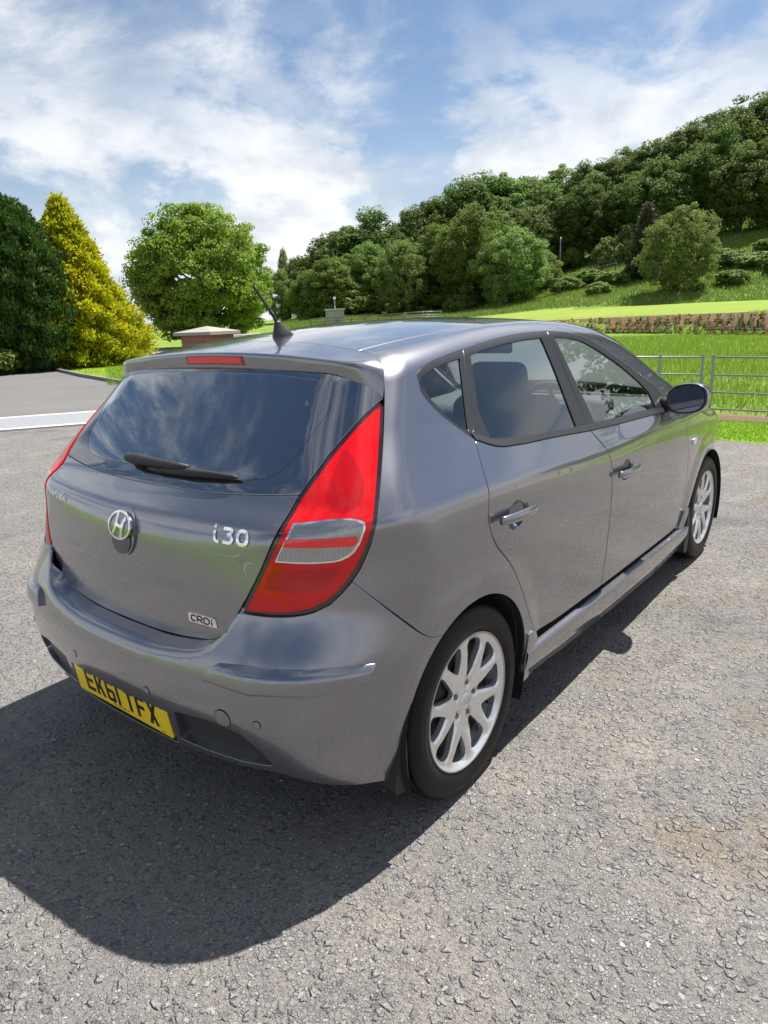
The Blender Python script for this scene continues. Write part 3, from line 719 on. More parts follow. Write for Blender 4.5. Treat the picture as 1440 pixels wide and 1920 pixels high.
for mir in (False, True):
    bs = panel('side_panel', side_loop, M['paint'], car, mirror=mir, ctr=sc_, res=.022, gap=.0024, spread=.0005)
    panel('inner_trim', side_loop, M['light_trim'], bs, mirror=mir, ctr=sc_, off=-.035, res=.06, gap=.004, flange=0)
    band = up(BELT_R, -.012)[2:]+up(BELT_F, -.012)[1:-2]+[S(1.93, 1.0)]+rev(TOP_F)[2:-1]+rev(TOP_R)[:-1]+rev(TOP_Q)[:-2]+[S(.02, 1.27)]+Q_LOW[2:-2]
    panel('pillar_backing', band, M['black'], bs, mirror=mir, holes=[RG, FG, QG], ctr=(.8, 0, 1.0), off=-.0042, res=.02, gap=-.004, hgap=.002, flange=0)
    for sh in (C_SH[1:], B_SH[1:], A_SH[1:]):
        strip = [(q[0]-.018, q[1], q[2]) for q in sh]+[(q[0]+.018, q[1], q[2]) for q in rev(sh)]
        panel('door_seal', strip, M['black'], bs, mirror=mir, ctr=(sh[0][0], 0, .7), off=-.0125, res=.03, gap=0, flange=0)
    # rear door and front door
    for kind in ('rear', 'front'):
        if kind == 'rear':
            loop = C_SH+[S(.60, .352), S(.85, .342)]+rev(B_SH)+rev(BELT_R)[1:-1]
            hc = (.245, .853); fr, gl, belt = frame_r, RG, BELT_R; hx = (.118, .345)
        else:
            loop = B_SH+[S(1.4, .325), S(1.8, .318)]+rev(A_SH)+rev(BELT_F)[1:-1]
            hc = (1.212, .812); fr, gl, belt = frame_f, FG, BELT_F; hx = (1.085, 1.330)
        dc = (np.mean([q[0] for q in loop]), 0, .75)
        cup = ellipse(hc[0], hc[1], .050, .045)
        door = panel('door', loop, M['paint'], car, holes=[cup], mirror=mir, ctr=dc, res=.02, gap=.0038)
        panel('door_card', loop, M['card'], door, mirror=mir, ctr=dc, off=-.05, res=.07, gap=.004, flange=0)
        panel('window_frame', fr, M['trim'], door, holes=[gl], mirror=mir, ctr=(dc[0], 0, 1.0), off=-.002, res=.02, gap=.0008, flange=.010, hflange=.010, spread=.0)
        panel('window_pane', gl, M['glass'], door, mirror=mir, ctr=(dc[0], 0, 1.0), off=-.007, res=.04, gap=-.004, flange=0)
        lo_, hi_ = belt, up(belt, .020)
        panel('belt_moulding', list(lo_)+rev(hi_), M['plastic'], door, mirror=mir, ctr=(dc[0], 0, .8), off=.0035, res=.01, gap=.0006, flange=.010, spread=.001)
        # recessed cup behind the handle
        n = 24; V = []; Fc = []
        for j in range(8):
            rr = j/7.
            for k in range(n):
                a = 2*math.pi*k/n; q = S(hc[0]+.0515*rr*math.cos(a), hc[1]+.0465*rr*math.sin(a))
                V.append((q[0], q[1]+.030*(1-rr**2.2)+.003, q[2]))
        for j in range(7):
            for k in range(n): Fc.append((j*n+k, j*n+(k+1) % n, (j+1)*n+(k+1) % n, (j+1)*n+k))
        if mir: V = [(a, -b, c) for a, b, c in V]
        link('handle_cup', mesh_py('handle_cup', V, Fc, True), M['paint'], door)
        # pull handle: a flattened bar standing off the door on two feet
        zz = (.868, .858) if kind == 'rear' else (.818, .808)
        prof = []
        for i in range(17):
            t = i/16; xx = hx[0]+(hx[1]-hx[0])*t; z0 = zz[0]+(zz[1]-zz[0])*t
            q = S(xx, z0); e = math.sin(math.pi*min(max(t, .02), .98))
            st = .010+.020*e**.30; th = .0065+.004*e**.5; hh = .0125+.0045*e**.6
            prof.append((q, st, th, hh))
        V = []; Fc = []; m_ = 10
        for q, st, th, hh in prof:
            for k in range(m_):
                a = 2*math.pi*k/m_; V.append((q[0], q[1]-st+th*math.cos(a), q[2]+hh*math.sin(a)))
        for i in range(16):
            for k in range(m_): Fc.append((i*m_+k, i*m_+(k+1) % m_, (i+1)*m_+(k+1) % m_, (i+1)*m_+k))
        Fc += [tuple(range(m_-1, -1, -1)), tuple(range(16*m_, 17*m_))]
        if mir: V = [(a, -b, c) for a, b, c in V]; Fc = [f[::-1] for f in Fc]
        link('door_handle', mesh_py('door_handle', V, Fc, True), M['paint'], door)
    qw = panel('quarter_window', frame_q, M['trim'], car, holes=[QG], mirror=mir, ctr=(.2, 0, .95), off=-.002, res=.018, gap=.0016, hflange=.010, spread=.0)
    panel('window_pane', QG, M['glass'], qw, mirror=mir, ctr=(.2, 0, .95), off=-.006, res=.03, gap=-.004, flange=0)
    # front wing
    wing_loop = A_SH[4:]+[S(2.24, .26)]+arc(2.65, 189, -8)+[S(3.05, .27), S(3.16, .45), S(3.22, .62), S(3.18, .74), (3.0, -.74, .84), (2.7, -.745, .905), (2.44, -.75, .965), S(2.28, .945), S(2.10, .955), S(1.985, .962)]
    wing = panel('front_wing', wing_loop, M['paint'], car, mirror=mir, ctr=(2.3, 0, .55), res=.025, gap=.002)
    o, ex, ey, n = frame_at(S(2.262, .770), (2.2, 0, .77))
    V, Fc = plate2d([rrect(-.036, -.016, .036, .016, .012)], (o, ex, ey, n), .006)
    if mir: V = V*np.array([1, -1, 1])
    link('side_repeater', mesh_py('side_repeater', V, Fc), M['amber'], wing)

# ------------------------------------------------------------------ roof, windscreen, bonnet, nose
rc = (.75, 0, .35)
roof = panel('roof', both(cr(ST)+ditch(-.490, -.560)+[(1.53, -.3, 1.41), (1.545, 0, 1.41)]), M['paint'], car, ctr=rc, res=.03, gap=.0018)
panel('headliner', both(cr(ST)+ditch(-.53, -.60)+[(1.53, -.3, 1.41), (1.545, 0, 1.41)]), M['headliner'], roof, ctr=rc, off=-.03, res=.08, gap=0, flange=0)
for mir in (False, True):
    panel('roof_moulding', ditch(-.4905, -.5605)+rev(ditch(-.5015, -.5715)), simple('roof_strip', (.11, .10, .095), .45) if not mir else bpy.data.materials['roof_strip'], roof, mirror=mir, ctr=rc, off=-.0015, res=.006, gap=.0003, flange=.006, spread=0)
panel('windscreen', both([(1.55, 0, 1.41), (1.535, -.3, 1.41)]+cr(WS_SIDE)+[(2.44, -.4, .99), (2.46, 0, .99)]), M['glass'], car, ctr=(1.3, 0, .6), off=-.003, res=.06, gap=.003, flange=.006)
panel('bonnet', both([(2.47, 0, .985), (2.45, -.4, .985), (2.43, -.735, .965), (2.7, -.735, .905), (3.0, -.73, .84), (3.20, -.66, .78), (3.36, -.35, .76), (3.40, 0, .76)]), M['paint'], car, ctr=(2.5, 0, .3), res=.04, gap=.003)
panel('front_bumper', both([(3.41, 0, .755), (3.37, -.35, .755), (3.26, -.62, .74), S(3.225, .62), S(3.165, .45), S(3.055, .27), S(3.03, .24), (3.2, -.62, .20), (3.42, -.3, .19), (3.45, 0, .19)]), M['paint'], car, ctr=(2.3, 0, .45), res=.04, gap=.003)
for mir in (False, True):
    panel('headlight', [(3.23, -.66, .765), (3.05, -.745, .815), (3.17, -.80, .735), (3.225, -.78, .66), (3.36, -.55, .63), (3.42, -.42, .66), (3.37, -.44, .73)], M['reflector'], car, mirror=mir, ctr=(2.4, 0, .5), off=.004, res=.03, gap=.004)

# antenna on the roof
q0 = np.array((.135, 0, RZ(.135, 0)))
V = []; Fc = []; n = 20
for j, (zh, rx, ry, dx) in enumerate([(-.004, .046, .026, .004), (.004, .046, .026, .004), (.018, .036, .020, -.002), (.034, .022, .014, -.012), (.046, .0125, .0105, -.018), (.052, .010, .009, -.020)]):
    for k in range(n):
        a = 2*math.pi*k/n; V.append((q0[0]+dx+rx*math.cos(a), ry*math.sin(a), q0[2]+zh+.04*rx*math.cos(a)))
for j in range(5):
    for k in range(n): Fc.append((j*n+k, j*n+(k+1) % n, (j+1)*n+(k+1) % n, (j+1)*n+k))
Fc.append(tuple(range(5*n, 6*n)))
ant = link('antenna', mesh_py('antenna', V, Fc, True), M['plastic'], car)
P0 = np.array((q0[0]-.020, 0, q0[2]+.050)); P1 = np.array((q0[0]-.118, 0, q0[2]+.172))
pts = [P0+(P1-P0)*t for t in np.linspace(0, 1, 60)]
V, Fc = tube(pts, [.0058-.0022*t+(.0006 if (i % 3) == 0 else 0) for i, t in enumerate(np.linspace(0, 1, 60))], 8)
link('antenna_mast', mesh_py('antenna_mast', V, Fc, False), M['rubber'], ant)

# ------------------------------------------------------------------ side mirrors
for mir in (False, True):
    # housing: lofted shell opening to the rear
    rings = [(1.775, 1.0, 1.0), (1.79, 1.05, 1.05), (1.83, 1.04, 1.04), (1.88, .92, .92), (1.92, .70, .72), (1.945, .40, .42), (1.952, .05, .05)]
    cy, cz = -.946, 1.047
    def mo(a):                                                 # outline: blunt inboard, rounder outboard, flat foot
        c, s = math.cos(a), math.sin(a)
        return (.094*math.copysign(abs(c)**.80, c)*(1.0 if c < 0 else .98), .072*math.copysign(abs(s)**.80, s)*(1.0 if s > 0 else .90))
    n = 36; V = []; Fc = []
    for xx, fy, fz in rings:
        for k in range(n):
            oy, oz = mo(2*math.pi*k/n); V.append((xx+.05*(oy/.094)*.35, cy+oy*fy, cz+oz*fz-.010*(oy/.094)*(-1 if False else 1)))
    for j in range(len(rings)-1):
        for k in range(n): Fc.append((j*n+k, j*n+(k+1) % n, (j+1)*n+(k+1) % n, (j+1)*n+k))
    sgn = -1 if mir else 1
    fix = lambda V_: [(a, b*sgn, c) for a, b, c in V_]
    mh = link('door_mirror', mesh_py('door_mirror', fix(V), Fc, True), M['paint'], car)
    # black rear rim
    V2 = []; F2 = []
    for xx, f in ((1.779, 1.02), (1.7715, 1.0), (1.7715, .90), (1.779, .885)):
        for k in range(n):
            oy, oz = mo(2*math.pi*k/n); V2.append((xx+.05*(oy/.094)*.35, cy+oy*f, cz+oz*f-.010*(oy/.094)))
    for j in range(3):
        for k in range(n): F2.append((j*n+k, j*n+(k+1) % n, (j+1)*n+(k+1) % n, (j+1)*n+k))
    link('mirror_rim', mesh_py('mirror_rim', fix(V2), F2, True), M['trim'], mh)
    V3 = []
    for k in range(n):
        oy, oz = mo(2*math.pi*k/n); V3.append((1.7765+.05*(oy/.094)*.35, cy+oy*.895, cz+oz*.895-.010*(oy/.094)))
    link('mirror_glass', mesh_py('mirror_glass', fix(V3), [tuple(range(n))]), M['mirror'], mh)
    arm = [(1.86, -.79, 1.015), (1.855, -.84, 1.010), (1.855, -.90, 1.018)]
    V, Fc = tube(arm, [.040, .030, .034], 12)
    V = [Vector((a.x, a.y*sgn, a.z)) for a in V]
    link('mirror_arm', mesh_py('mirror_arm', V, Fc, True), M['trim'], mh)

# ------------------------------------------------------------------ sills, mud flaps, arch liners, underside
for mir in (False, True):
    sg = -1 if mir else 1
    V = []; Fc = []; xs = np.linspace(.352, 2.28, 60)
    # skirt section: upper ledge, rounded nose, tucked lower edge
    for xx in xs:
        zt = .335-.026*(xx-.35)/.9 if xx < 1.25 else .309-.020*(xx-1.25)
        zb = np.interp(xx, [.35, .7, 1.2, 1.75, 2.3], [.225, .200, .178, .165, .180])
        k0 = 1-.0*xx
        e = 1.0 if .42 < xx < 2.2 else .75
        sec = [(-.825, zt+.006), (-.848, zt+.003), (-.868, zt-.001), (-.8740, zt-.0045), (-.8752, zt-.012), (-.8730, zt-.035), (-.866, (zt+zb)/2-.01), (-.857, zb+.006), (-.80, zb-.01)]
        for yy, z in sec: V.append((xx, yy*sg, z))
    n = 9
    for i in range(len(xs)-1):
        for k in range(n-1):
            f = (i*n+k, i*n+k+1, (i+1)*n+k+1, (i+1)*n+k); Fc.append(f if sg > 0 else f[::-1])
    sk = link('side_skirt', mesh_py('side_skirt', V, Fc, True), M['paint'], car)
    # raised skirt ends that sweep up into the wheel arches
    for (x0, x1, zt) in ((.345, .43, .405), (2.17, 2.30, .400)):
        rear = x0 < 1
        lp = side([(x0, .215), (x1+(.05 if rear else 0), .215), (x1+(.03 if rear else 0), .32), (x1-.015 if rear else x1-.02, zt-.02), (x1-.04 if rear else x1-.03, zt), (x0+.005 if rear else x0+.05, zt-.008), (x0 if rear else x0, .31)])
        panel('skirt_end', lp, M['paint'], sk, mirror=mir, ctr=((x0+x1)/2, 0, .3), off=.008, res=.012, gap=0, flange=.012, spread=.0)
    # mud flaps behind each wheel
    for cx in (0., 2.65):
        rearw = cx == 0.
        if rearw: pf = [(-.322, .432), (-.340, .395), (-.354, .33), (-.370, .26), (-.378, .215), (-.372, .198), (-.335, .190), (-.316, .215), (-.320, .30), (-.320, .38)]
        else: pf = [(cx-.345, .40), (cx-.36, .36), (cx-.385, .28), (cx-.405, .18), (cx-.40, .14), (cx-.345, .13), (cx-.325, .20), (cx-.325, .32)]
        if rearw:
            Vb = []; prof = pf; k = len(prof)
            for yy in (-.850, -.842, -.70):
                for xx, z in prof: Vb.append((xx+.0, yy*sg, z))
            Fb = [tuple(range(k))[::1], tuple(range(3*k-1, 2*k-1, -1))]
            for l in range(2):
                for i in range(k): Fb.append((l*k+i, l*k+(i+1) % k, (l+1)*k+(i+1) % k, (l+1)*k+i))
        else:
            Vb = []; prof = pf; k = len(prof)
            for yy in (-.868, -.70):
                for xx, z in prof: Vb.append((xx, yy*sg, z))
            Fb = [tuple(range(k)), tuple(range(2*k-1, k-1, -1))]+[(i, (i+1) % k, k+(i+1) % k, k+i) for i in range(k)]
        bmf = bmesh.new(); vs = [bmf.verts.new(q) for q in Vb]
        for f in Fb: bmf.faces.new([vs[i] for i in f])
        link('mud_flap', from_bm('mud_flap', bmf), M['rubber'], car)
    # wheel arch liners
    for cx in (0., 2.65):
        V = []; Fc = []; n = 28
        for j, (yy, rr) in enumerate(((-.866, .347), (-.840, .352), (-.60, .352), (-.55, .30), (-.55, .0))):
            for k in range(n+1):
                a = R(-25+230*k/n); V.append((cx+rr*math.cos(a), yy*sg, .31+rr*math.sin(a)))
        for j in range(4):
            for k in range(n): Fc.append((j*(n+1)+k, j*(n+1)+k+1, (j+1)*(n+1)+k+1, (j+1)*(n+1)+k))
        link('wheel_arch_liner', mesh_py('wheel_arch_liner', V, Fc, True), M['black'], car)
    V, Fc = lathe([(.348, -.0), (.3475, -.002)], 8)
# underside tray with raised ends
bm = bmesh.new()
def tray(x0, x1, hw, z0, z1):
    b = rbox((x0+x1)/2, 0, (z0+z1)/2, x1-x0, 2*hw, z1-z0, .02, 1)
    me = from_bm('t', b); bm.from_mesh(me); bpy.data.meshes.remove(me)
tray(-.56, 3.25, .54, .23, .34); tray(.37, 2.27, .80, .19, .30); tray(-.57, -.36, .50, .30, .50); tray(3.02, 3.3, .7, .22, .5)
link('underbody', from_bm('underbody', bm), M['under'], car)
V, Fc = tube([(-.35, .35, .24), (-.46, .36, .27), (-.52, .36, .29)], .026, 14)
link('exhaust', mesh_py('exhaust', V, Fc, True), M['steel'], car)

# ------------------------------------------------------------------ wheels (outer face towards -y)
def wheel_parts():
    # tyre
    prof = [(.203, -.070), (.2185, -.086), (.2235, -.0935), (.232, -.0985), (.246, -.1020), (.265, -.1025), (.283, -.0995), (.296, -.0935), (.305, -.0830), (.3085, -.0740), (.3030, -.0725), (.3030, -.0690), (.3105, -.0675),
            (.3125, -.044), (.3045, -.0425), (.3045, -.034), (.3128, -.0325), (.3135, -.006), (.3050, -.0045), (.3050, .0045), (.3135, .006), (.3128, .0325), (.3045, .034), (.3045, .0425), (.3125, .044), (.309, .074), (.300, .088), (.27, .1), (.22, .095), (.203, .088)]
    V, Fc = lathe(prof, 96); tyre = mesh_py('tyre', V, Fc, True)
    # moulded rings on the sidewall
    # barrel and lip
    prof = [(.2035, -.0700), (.2195, -.0860), (.2225, -.0945), (.2205, -.0975), (.2150, -.0950), (.2125, -.0855), (.2080, -.0700), (.2020, -.0550), (.1930, -.0200), (.1900, .02), (.196, .085), (.203, .088)]
    V, Fc = lathe(prof, 96); barrel = mesh_py('rim_barrel', V, Fc, True)
    # spoked face
    ring = [(.2168*math.cos(2*math.pi*k/120), .2168*math.sin(2*math.pi*k/120)) for k in range(120)]
    holes = []
    Y0 = 111.
    for k in range(5):
        a0 = R(Y0+72*k)
        tear = [(.112, 0), (.120, 3.2), (.135, 7.2), (.152, 10.0), (.170, 11.8), (.186, 12.2), (.1955, 9.6), (.198, 4), (.1985, 0)]
        tear = tear+[(r, -t) for r, t in tear[::-1][1:-1]]
        holes.append([(r*math.cos(a0+R(t)), r*math.sin(a0+R(t))) for r, t in tear])
        a1 = R(Y0+36+72*k)
        slot = [(.076, 0), (.080, 5.5), (.092, 7.6), (.110, 9.4), (.135, 11.2), (.160, 12.4), (.182, 12.6), (.1945, 10.0), (.198, 4.5), (.1985, 0)]
        slot = slot+[(r, -t) for r, t in slot[::-1][1:-1]]
        holes.append([(r*math.cos(a1+R(t)), r*math.sin(a1+R(t))) for r, t in slot])
    def dens(p, n=4):
        p = np.array(p); q = np.roll(p, -1, 0); return np.concatenate([p+(q-p)*k/n for k in range(n)], 0).reshape(n, -1, 2).transpose(1, 0, 2).reshape(-1, 2)
    holes = [np.array(cr([(x_, y_, 0) for x_, y_ in h], .006, True))[:, :2] for h in holes]
    holes = [h if poly_area(h) > 0 else h[::-1] for h in holes]
    g = np.arange(-.21, .21, .006); gx, gy = np.meshgrid(g, g); gx[1::2] += .003; G = np.stack([gx.ravel(), gy.ravel()], 1)
    keep = np.hypot(G[:, 0], G[:, 1]) < .212
    for h in holes: keep &= ~pip(G, offset_poly(h, -.0035)) & ~pip(G, h)
    P, T = tri2d([np.array(ring)]+holes, G[keep])
    r = np.hypot(P[:, 0], P[:, 1])
    hp = np.concatenate(holes)
    dist = np.sqrt(((P[:, None, :]-hp[None])**2).sum(2)).min(1)
    o = np.interp(r, [0, .030, .040, .075, .110, .160, .195, .208, .2168], [-.081, -.081, -.078, -.082, -.088, -.092, -.090, -.090, -.0955])
    o = o+.0085*np.exp(-dist/.0065)*(r < .206)
    # bolt seats
    for k in range(5):
        a = R(Y0+36+72*k); d = np.hypot(P[:, 0]-.056*math.cos(a), P[:, 1]-.056*math.sin(a)); o = o+.016*np.clip((.0155-d)/.004, 0, 1)
    V = np.stack([P[:, 0], o, P[:, 1]], 1); nv = len(V)
    be = border(T); ids = sorted({a for e in be for a in e}); ix = {a: i for i, a in enumerate(ids)}
    sh = V[ids].copy(); rr = np.hypot(sh[:, 0], sh[:, 2])[:, None]; sh[:, 1] += .017
    low = np.concatenate([V, V[ids], sh])
    Fc = [tuple(map(int, t)) for t in T]+[(b, a, a, b) and (nv+ix[b], nv+ix[a], nv+len(ids)+ix[a], nv+len(ids)+ix[b]) for a, b in be]
    face = mesh_py('rim', low, Fc, True)
    V, Fc = lathe([(.0, -.048), (.10, -.048), (.186, -.045), (.188, -.025), (.138, -.018), (.140, -.010), (.138, .0), (.06, .01), (.19, .02), (.19, .04)], 48); disc = mesh_py('brake_and_shade_plate', V, Fc, True)  # black plate ahead of the brake puts shade into the spoke gaps
    V, Fc = lathe([(0., -.0865), (.020, -.0860), (.0265, -.0845), (.0295, -.0810), (.030, -.074)], 40); cap = mesh_py('hub_cap', V, Fc, True)
    bolt = []
    for k in range(5):
        a = R(Y0+36+72*k); cx, cz = .056*math.cos(a), .056*math.sin(a)
        V, Fc = lathe([(0., -.080), (.0062, -.080), (.0082, -.078), (.0088, -.060)], 6)
        bolt.append(mesh_py('wheel_bolt', [(x_+cx, y_, z_+cz) for x_, y_, z_ in V], Fc))
    a = R(-30)
    V, Fc = tube([(.196*math.cos(a), -.055, .196*math.sin(a)), (.178*math.cos(a), -.070, .178*math.sin(a))], [.0045, .003], 8)
    valve = mesh_py('valve', V, Fc, True)
    # emblem on the cap: oval ring with a slanted letter
    ov = [(.0195*math.cos(2*math.pi*k/32), .0125*math.sin(2*math.pi*k/32)) for k in range(32)]
    ovi = [(.0168*math.cos(2*math.pi*k/32), .0100*math.sin(2*math.pi*k/32)) for k in range(32)]
    fr = ((0, -.0866, 0), (1, 0, 0), (0, 0, 1), (0, -1, 0))
    V1, F1 = plate2d([ov], fr, .0008, union=False, holes=[ovi])
    em = mesh_py('cap_emblem', V1, F1)
    hs = [[(-.011, -.0065), (-.008, -.0065), (-.004, .0085), (-.007, .0085)], [(.004, -.0085), (.007, -.0085), (.011, .0065), (.008, .0065)], [(-.0075, -.001), (.0065, .0006), (.0068, .0022), (-.0066, .0008)]]
    V2, F2 = plate2d(hs, fr, .0008)
    em2 = mesh_py('cap_letter', V2, F2)
    return dict(tyre=(tyre, 'rubber_tyre'), rim_barrel=(barrel, 'barrel'), rim=(face, 'alloy'), brake_and_shade_plate=(disc, 'disc'), hub_cap=(cap, 'alloy'), valve=(valve, 'black'), cap_emblem=(em, 'chrome'), cap_letter=(em2, 'chrome')), bolt
def tyre_mat():
    t = NT('tyre_rubber'); c = t.coord()
    sepx = t.node('ShaderNodeSeparateXYZ'); t.l.new(c, sepx.inputs[0])
    rr = t.math('SQRT', t.math('ADD', t.math('MULTIPLY', sepx.outputs[0], sepx.outputs[0]), t.math('MULTIPLY', sepx.outputs[2], sepx.outputs[2])))
    an = t.math('ARCTAN2', sepx.outputs[2], sepx.outputs[0])
    rib = t.math('SINE', t.math('MULTIPLY', rr, 260.))
    saw = t.math('SINE', t.math('MULTIPLY', an, 150.))
    band = t.ramp(rr, .286, .292); tread = t.ramp(rr, .297, .301)
    h = t.math('ADD', t.math('MULTIPLY', t.math('MULTIPLY', rib, .25), t.math('SUBTRACT', 1., band)), t.math('MULTIPLY', t.math('MULTIPLY', saw, tread), .9))
    t.bump(h, .6, .0016)
    dst = t.ramp(t.noise(c, 14., 6, .7), .42, .80)
    t.set(Base_Color=t.mix(t.math('MULTIPLY', dst, .07), (.0065, .0065, .007), (.060, .055, .050)), Roughness=.50)
    t.b.inputs['Specular IOR Level'].default_value = .22
    return t.m
M['rubber_tyre'] = tyre_mat()
wp, bolts = wheel_parts()
for cx in (0., 2.65):
    for sg in (1, -1):
        w = empty('wheel', (cx, -.7595*sg, .3085), 0 if sg > 0 else math.pi); w.parent = car
        for nm, (me, mt) in wp.items(): link(nm, me, M[mt], w)
        for me in bolts: link('wheel_bolt', me, M['steel'], w)
# ------------------------------------------------------------------ lettering, emblem, wiper on the tailgate
def curved_glyph(name, polys, holes, pt, s, ctr, mat, parent, thick=.003, slant=0., v='body', lift=.0005):
    """letters that follow the panel's curvature; polys in mm about pt"""
    o, ex, ey, n = frame_at(pt, ctr, v)
    me = glyph_mesh(name, [[(x_+slant*y_, y_) for x_, y_ in p] for p in polys], [[(x_+slant*y_, y_) for x_, y_ in h] for h in holes], (o, ex, ey, n), thick, s, .006)
    k = len(me.vertices); co = np.zeros(k*3); me.vertices.foreach_get('co', co); co = co.reshape(-1, 3)
    h = ((co-o)@n); flat = co-n*h[:, None]
    c = np.array(ctr, float); d = flat-c; d /= np.linalg.norm(d, axis=1, keepdims=True)
    Q = cast(c, d, v); N = grad(Q, v); co = Q+N*(h[:, None]+lift)
    me.vertices.foreach_set('co', co.ravel()); me.update()
    return link(name, me, mat, parent)
tcx = (.5, 0, .75)
def seg_poly(pts, w):
    """smooth thick stroke polygon"""
    P = np.array(cr([(x_, y_, 0) for x_, y_ in pts], w*.5))[:, :2]
    t = np.gradient(P, axis=0); t /= np.linalg.norm(t, axis=1, keepdims=True); n = np.stack([-t[:, 1], t[:, 0]], 1)*w/2
    return [tuple(q) for q in np.concatenate([P-n, (P+n)[::-1]])]
i_ = [seg_poly([(6, 26), (6.5, 12), (10, 3), (21, 1.5)], 7.2), seg_poly([(1, 39), (5, 37.5), (6, 32)], 7.2)]
three = [seg_poly([(34, 33), (58, 33)], 7.5), seg_poly([(58, 33), (62, 30), (50, 19)], 7.), seg_poly([(46, 20), (58, 18.5), (64, 11), (58, 3.5), (34, 2.5)], 7.5)]
zero = [rrect(76, -1.5, 114, 37, 16, 8)]; zeroh = [rrect(84.5, 6.5, 105.5, 29, 9, 8)]
pt = (-.54, -.394, .906)
for polys, holes in ((i_, []), (three, []), (zero, zeroh)):
    curved_glyph('model_character', polys, holes, pt, .00110, tcx, M['chrome'], tailgate, .0035, slant=-.06)
# engine badge: a slanted chrome tab with dark letters
pt = (-.585, -.302, .668)
curved_glyph('engine_badge', [[(2, 1), (112, 1), (106, 26), (96, 28), (8, 28), (0, 24)]], [], pt, .001, tcx, M['chrome'], tailgate, .003)
lt = [[seg_poly([(30, 21), (16, 22), (12, 14), (15, 7), (28, 7)], 4.4)],
      [seg_poly([(37, 5), (37, 22), (52, 22), (55, 17), (50, 13), (38, 13)], 4.2), seg_poly([(46, 13), (56, 5)], 4.2)],
      [seg_poly([(63, 5), (63, 22), (76, 22), (83, 16), (82, 10), (76, 6), (63, 6)], 4.2)],
      [seg_poly([(92, 5), (92, 16)], 4.2), box_poly(90, 19, 94.5, 23)]]
for pl in lt: curved_glyph('badge_character', pl, [], pt, .001, tcx, M['platechar'], tailgate, .0008, slant=.05, lift=.0034)
# maker's name, far left of the tailgate
H = {'H': [[(0, 0), (0, 20)], [(12, 0), (12, 20)], [(0, 10), (12, 10)]], 'Y': [[(0, 20), (6, 10), (12, 20)], [(6, 0), (6, 10)]], 'U': [[(0, 20), (0, 3), (3, 0), (9, 0), (12, 3), (12, 20)]],
     'N': [[(0, 0), (0, 20), (12, 0), (12, 20)]], 'D': [[(0, 0), (0, 20), (8, 20), (12, 15), (12, 5), (8, 0), (0, 0)]], 'A': [[(0, 0), (6, 20), (12, 0)], [(3, 7), (9, 7)]], 'I': [[(0, 0), (0, 20)]]}
def stroke_polys(pts, w):
    out = []
    for a, b in zip(pts[:-1], pts[1:]):
        a = np.array(a, float); b = np.array(b, float); t = (b-a)/np.linalg.norm(b-a); nn = np.array([-t[1], t[0]])*w/2
        out.append([tuple(a-nn-t*w*.3), tuple(b-nn+t*w*.3), tuple(b+nn+t*w*.3), tuple(a+nn-t*w*.3)])
    return out
x = 0.
for ch in 'HYUNDAI':
    pl = [p_ for s_ in H[ch] for p_ in stroke_polys([(a+x, b) for a, b in s_], 3.6)]
    curved_glyph('maker_character', pl, [], (-.54, .495, .918), .001, tcx, M['chrome'], tailgate, .003); x += (5 if ch == 'I' else 19.5)
# oval emblem on a round pad with the boot handle below it
eo = (-.578, -.014, .898)
def oval(rx, ry, n=48, dy=0.): return [(rx*math.cos(2*math.pi*k/n), dy+ry*math.sin(2*math.pi*k/n)) for k in range(n)]
pad = [(57*math.cos(a), -17+65*math.sin(a)) for a in np.linspace(0, 2*math.pi, 60)[:-1]]
curved_glyph('handle_surround', [pad], [], eo, .00112, tcx, M['paint'], tailgate, .006)
curved_glyph('boot_handle', [[(44*math.cos(a), -36+40*math.sin(a)) for a in np.linspace(0, 2*math.pi, 48)[:-1]]], [], eo, .00112, tcx, simple('handle_recess_sky', (.010, .014, .040), .12, coat=1.), tailgate, .0010, lift=.0080)  # sky reflection in the recess put into the patch's dark blue colour
curved_glyph('emblem_plate', [oval(52, 36)], [], eo, .00112, tcx, M['paint'], tailgate, .008, lift=.0064)
curved_glyph('emblem_ring', [oval(52, 36)], [oval(46, 30.5)], eo, .00112, tcx, M['chrome'], tailgate, .012, lift=.0064)
Lh = [seg_poly([(-28, -21), (-20, -14), (-13, 6), (-12, 29)], 10), seg_poly([(12, -29), (13, -6), (20, 14), (28, 21)], 10), seg_poly([(-17, -5), (-4, 2), (4, -2), (17, 5)], 8)]
curved_glyph('emblem_letter', Lh, [], eo, .00112, tcx, M['chrome'], tailgate, .012, lift=.0066)
# wiper: pivot cover, arm and blade lying along the foot of the glass
def gpt(y, z, h):
    q, n = on_body((-.4, y, z), (.5, 0, .85)); return q+n*h
def ribbon(path, widths, heights, name, mat, parent):
    """rounded bar along a path on the glass"""
    V = []; Fc = []; m_ = 10; k = len(path)
    for i, (y, z, h) in enumerate(path):
        p0 = gpt(y, z, h); q, n = on_body((-.4, y, z), (.5, 0, .85))
        a = gpt(*path[max(i-1, 0)]); b = gpt(*path[min(i+1, k-1)]); t = (b-a)/np.linalg.norm(b-a); e = np.cross(n, t)
        for j in range(m_):
            th = 2*math.pi*j/m_; V.append(p0+e*widths[i]*math.cos(th)+n*heights[i]*math.sin(th))
    for i in range(k-1):
        for j in range(m_): Fc.append((i*m_+j, i*m_+(j+1) % m_, (i+1)*m_+(j+1) % m_, (i+1)*m_+j))
    Fc += [tuple(range(m_-1, -1, -1)), tuple(range((k-1)*m_, k*m_))]
    bmx = bmesh.new(); vs = [bmx.verts.new(v_) for v_ in V]
    for f in Fc: bmx.faces.new([vs[q_] for q_ in f])
    return link(name, from_bm(name, bmx, True), mat, parent)
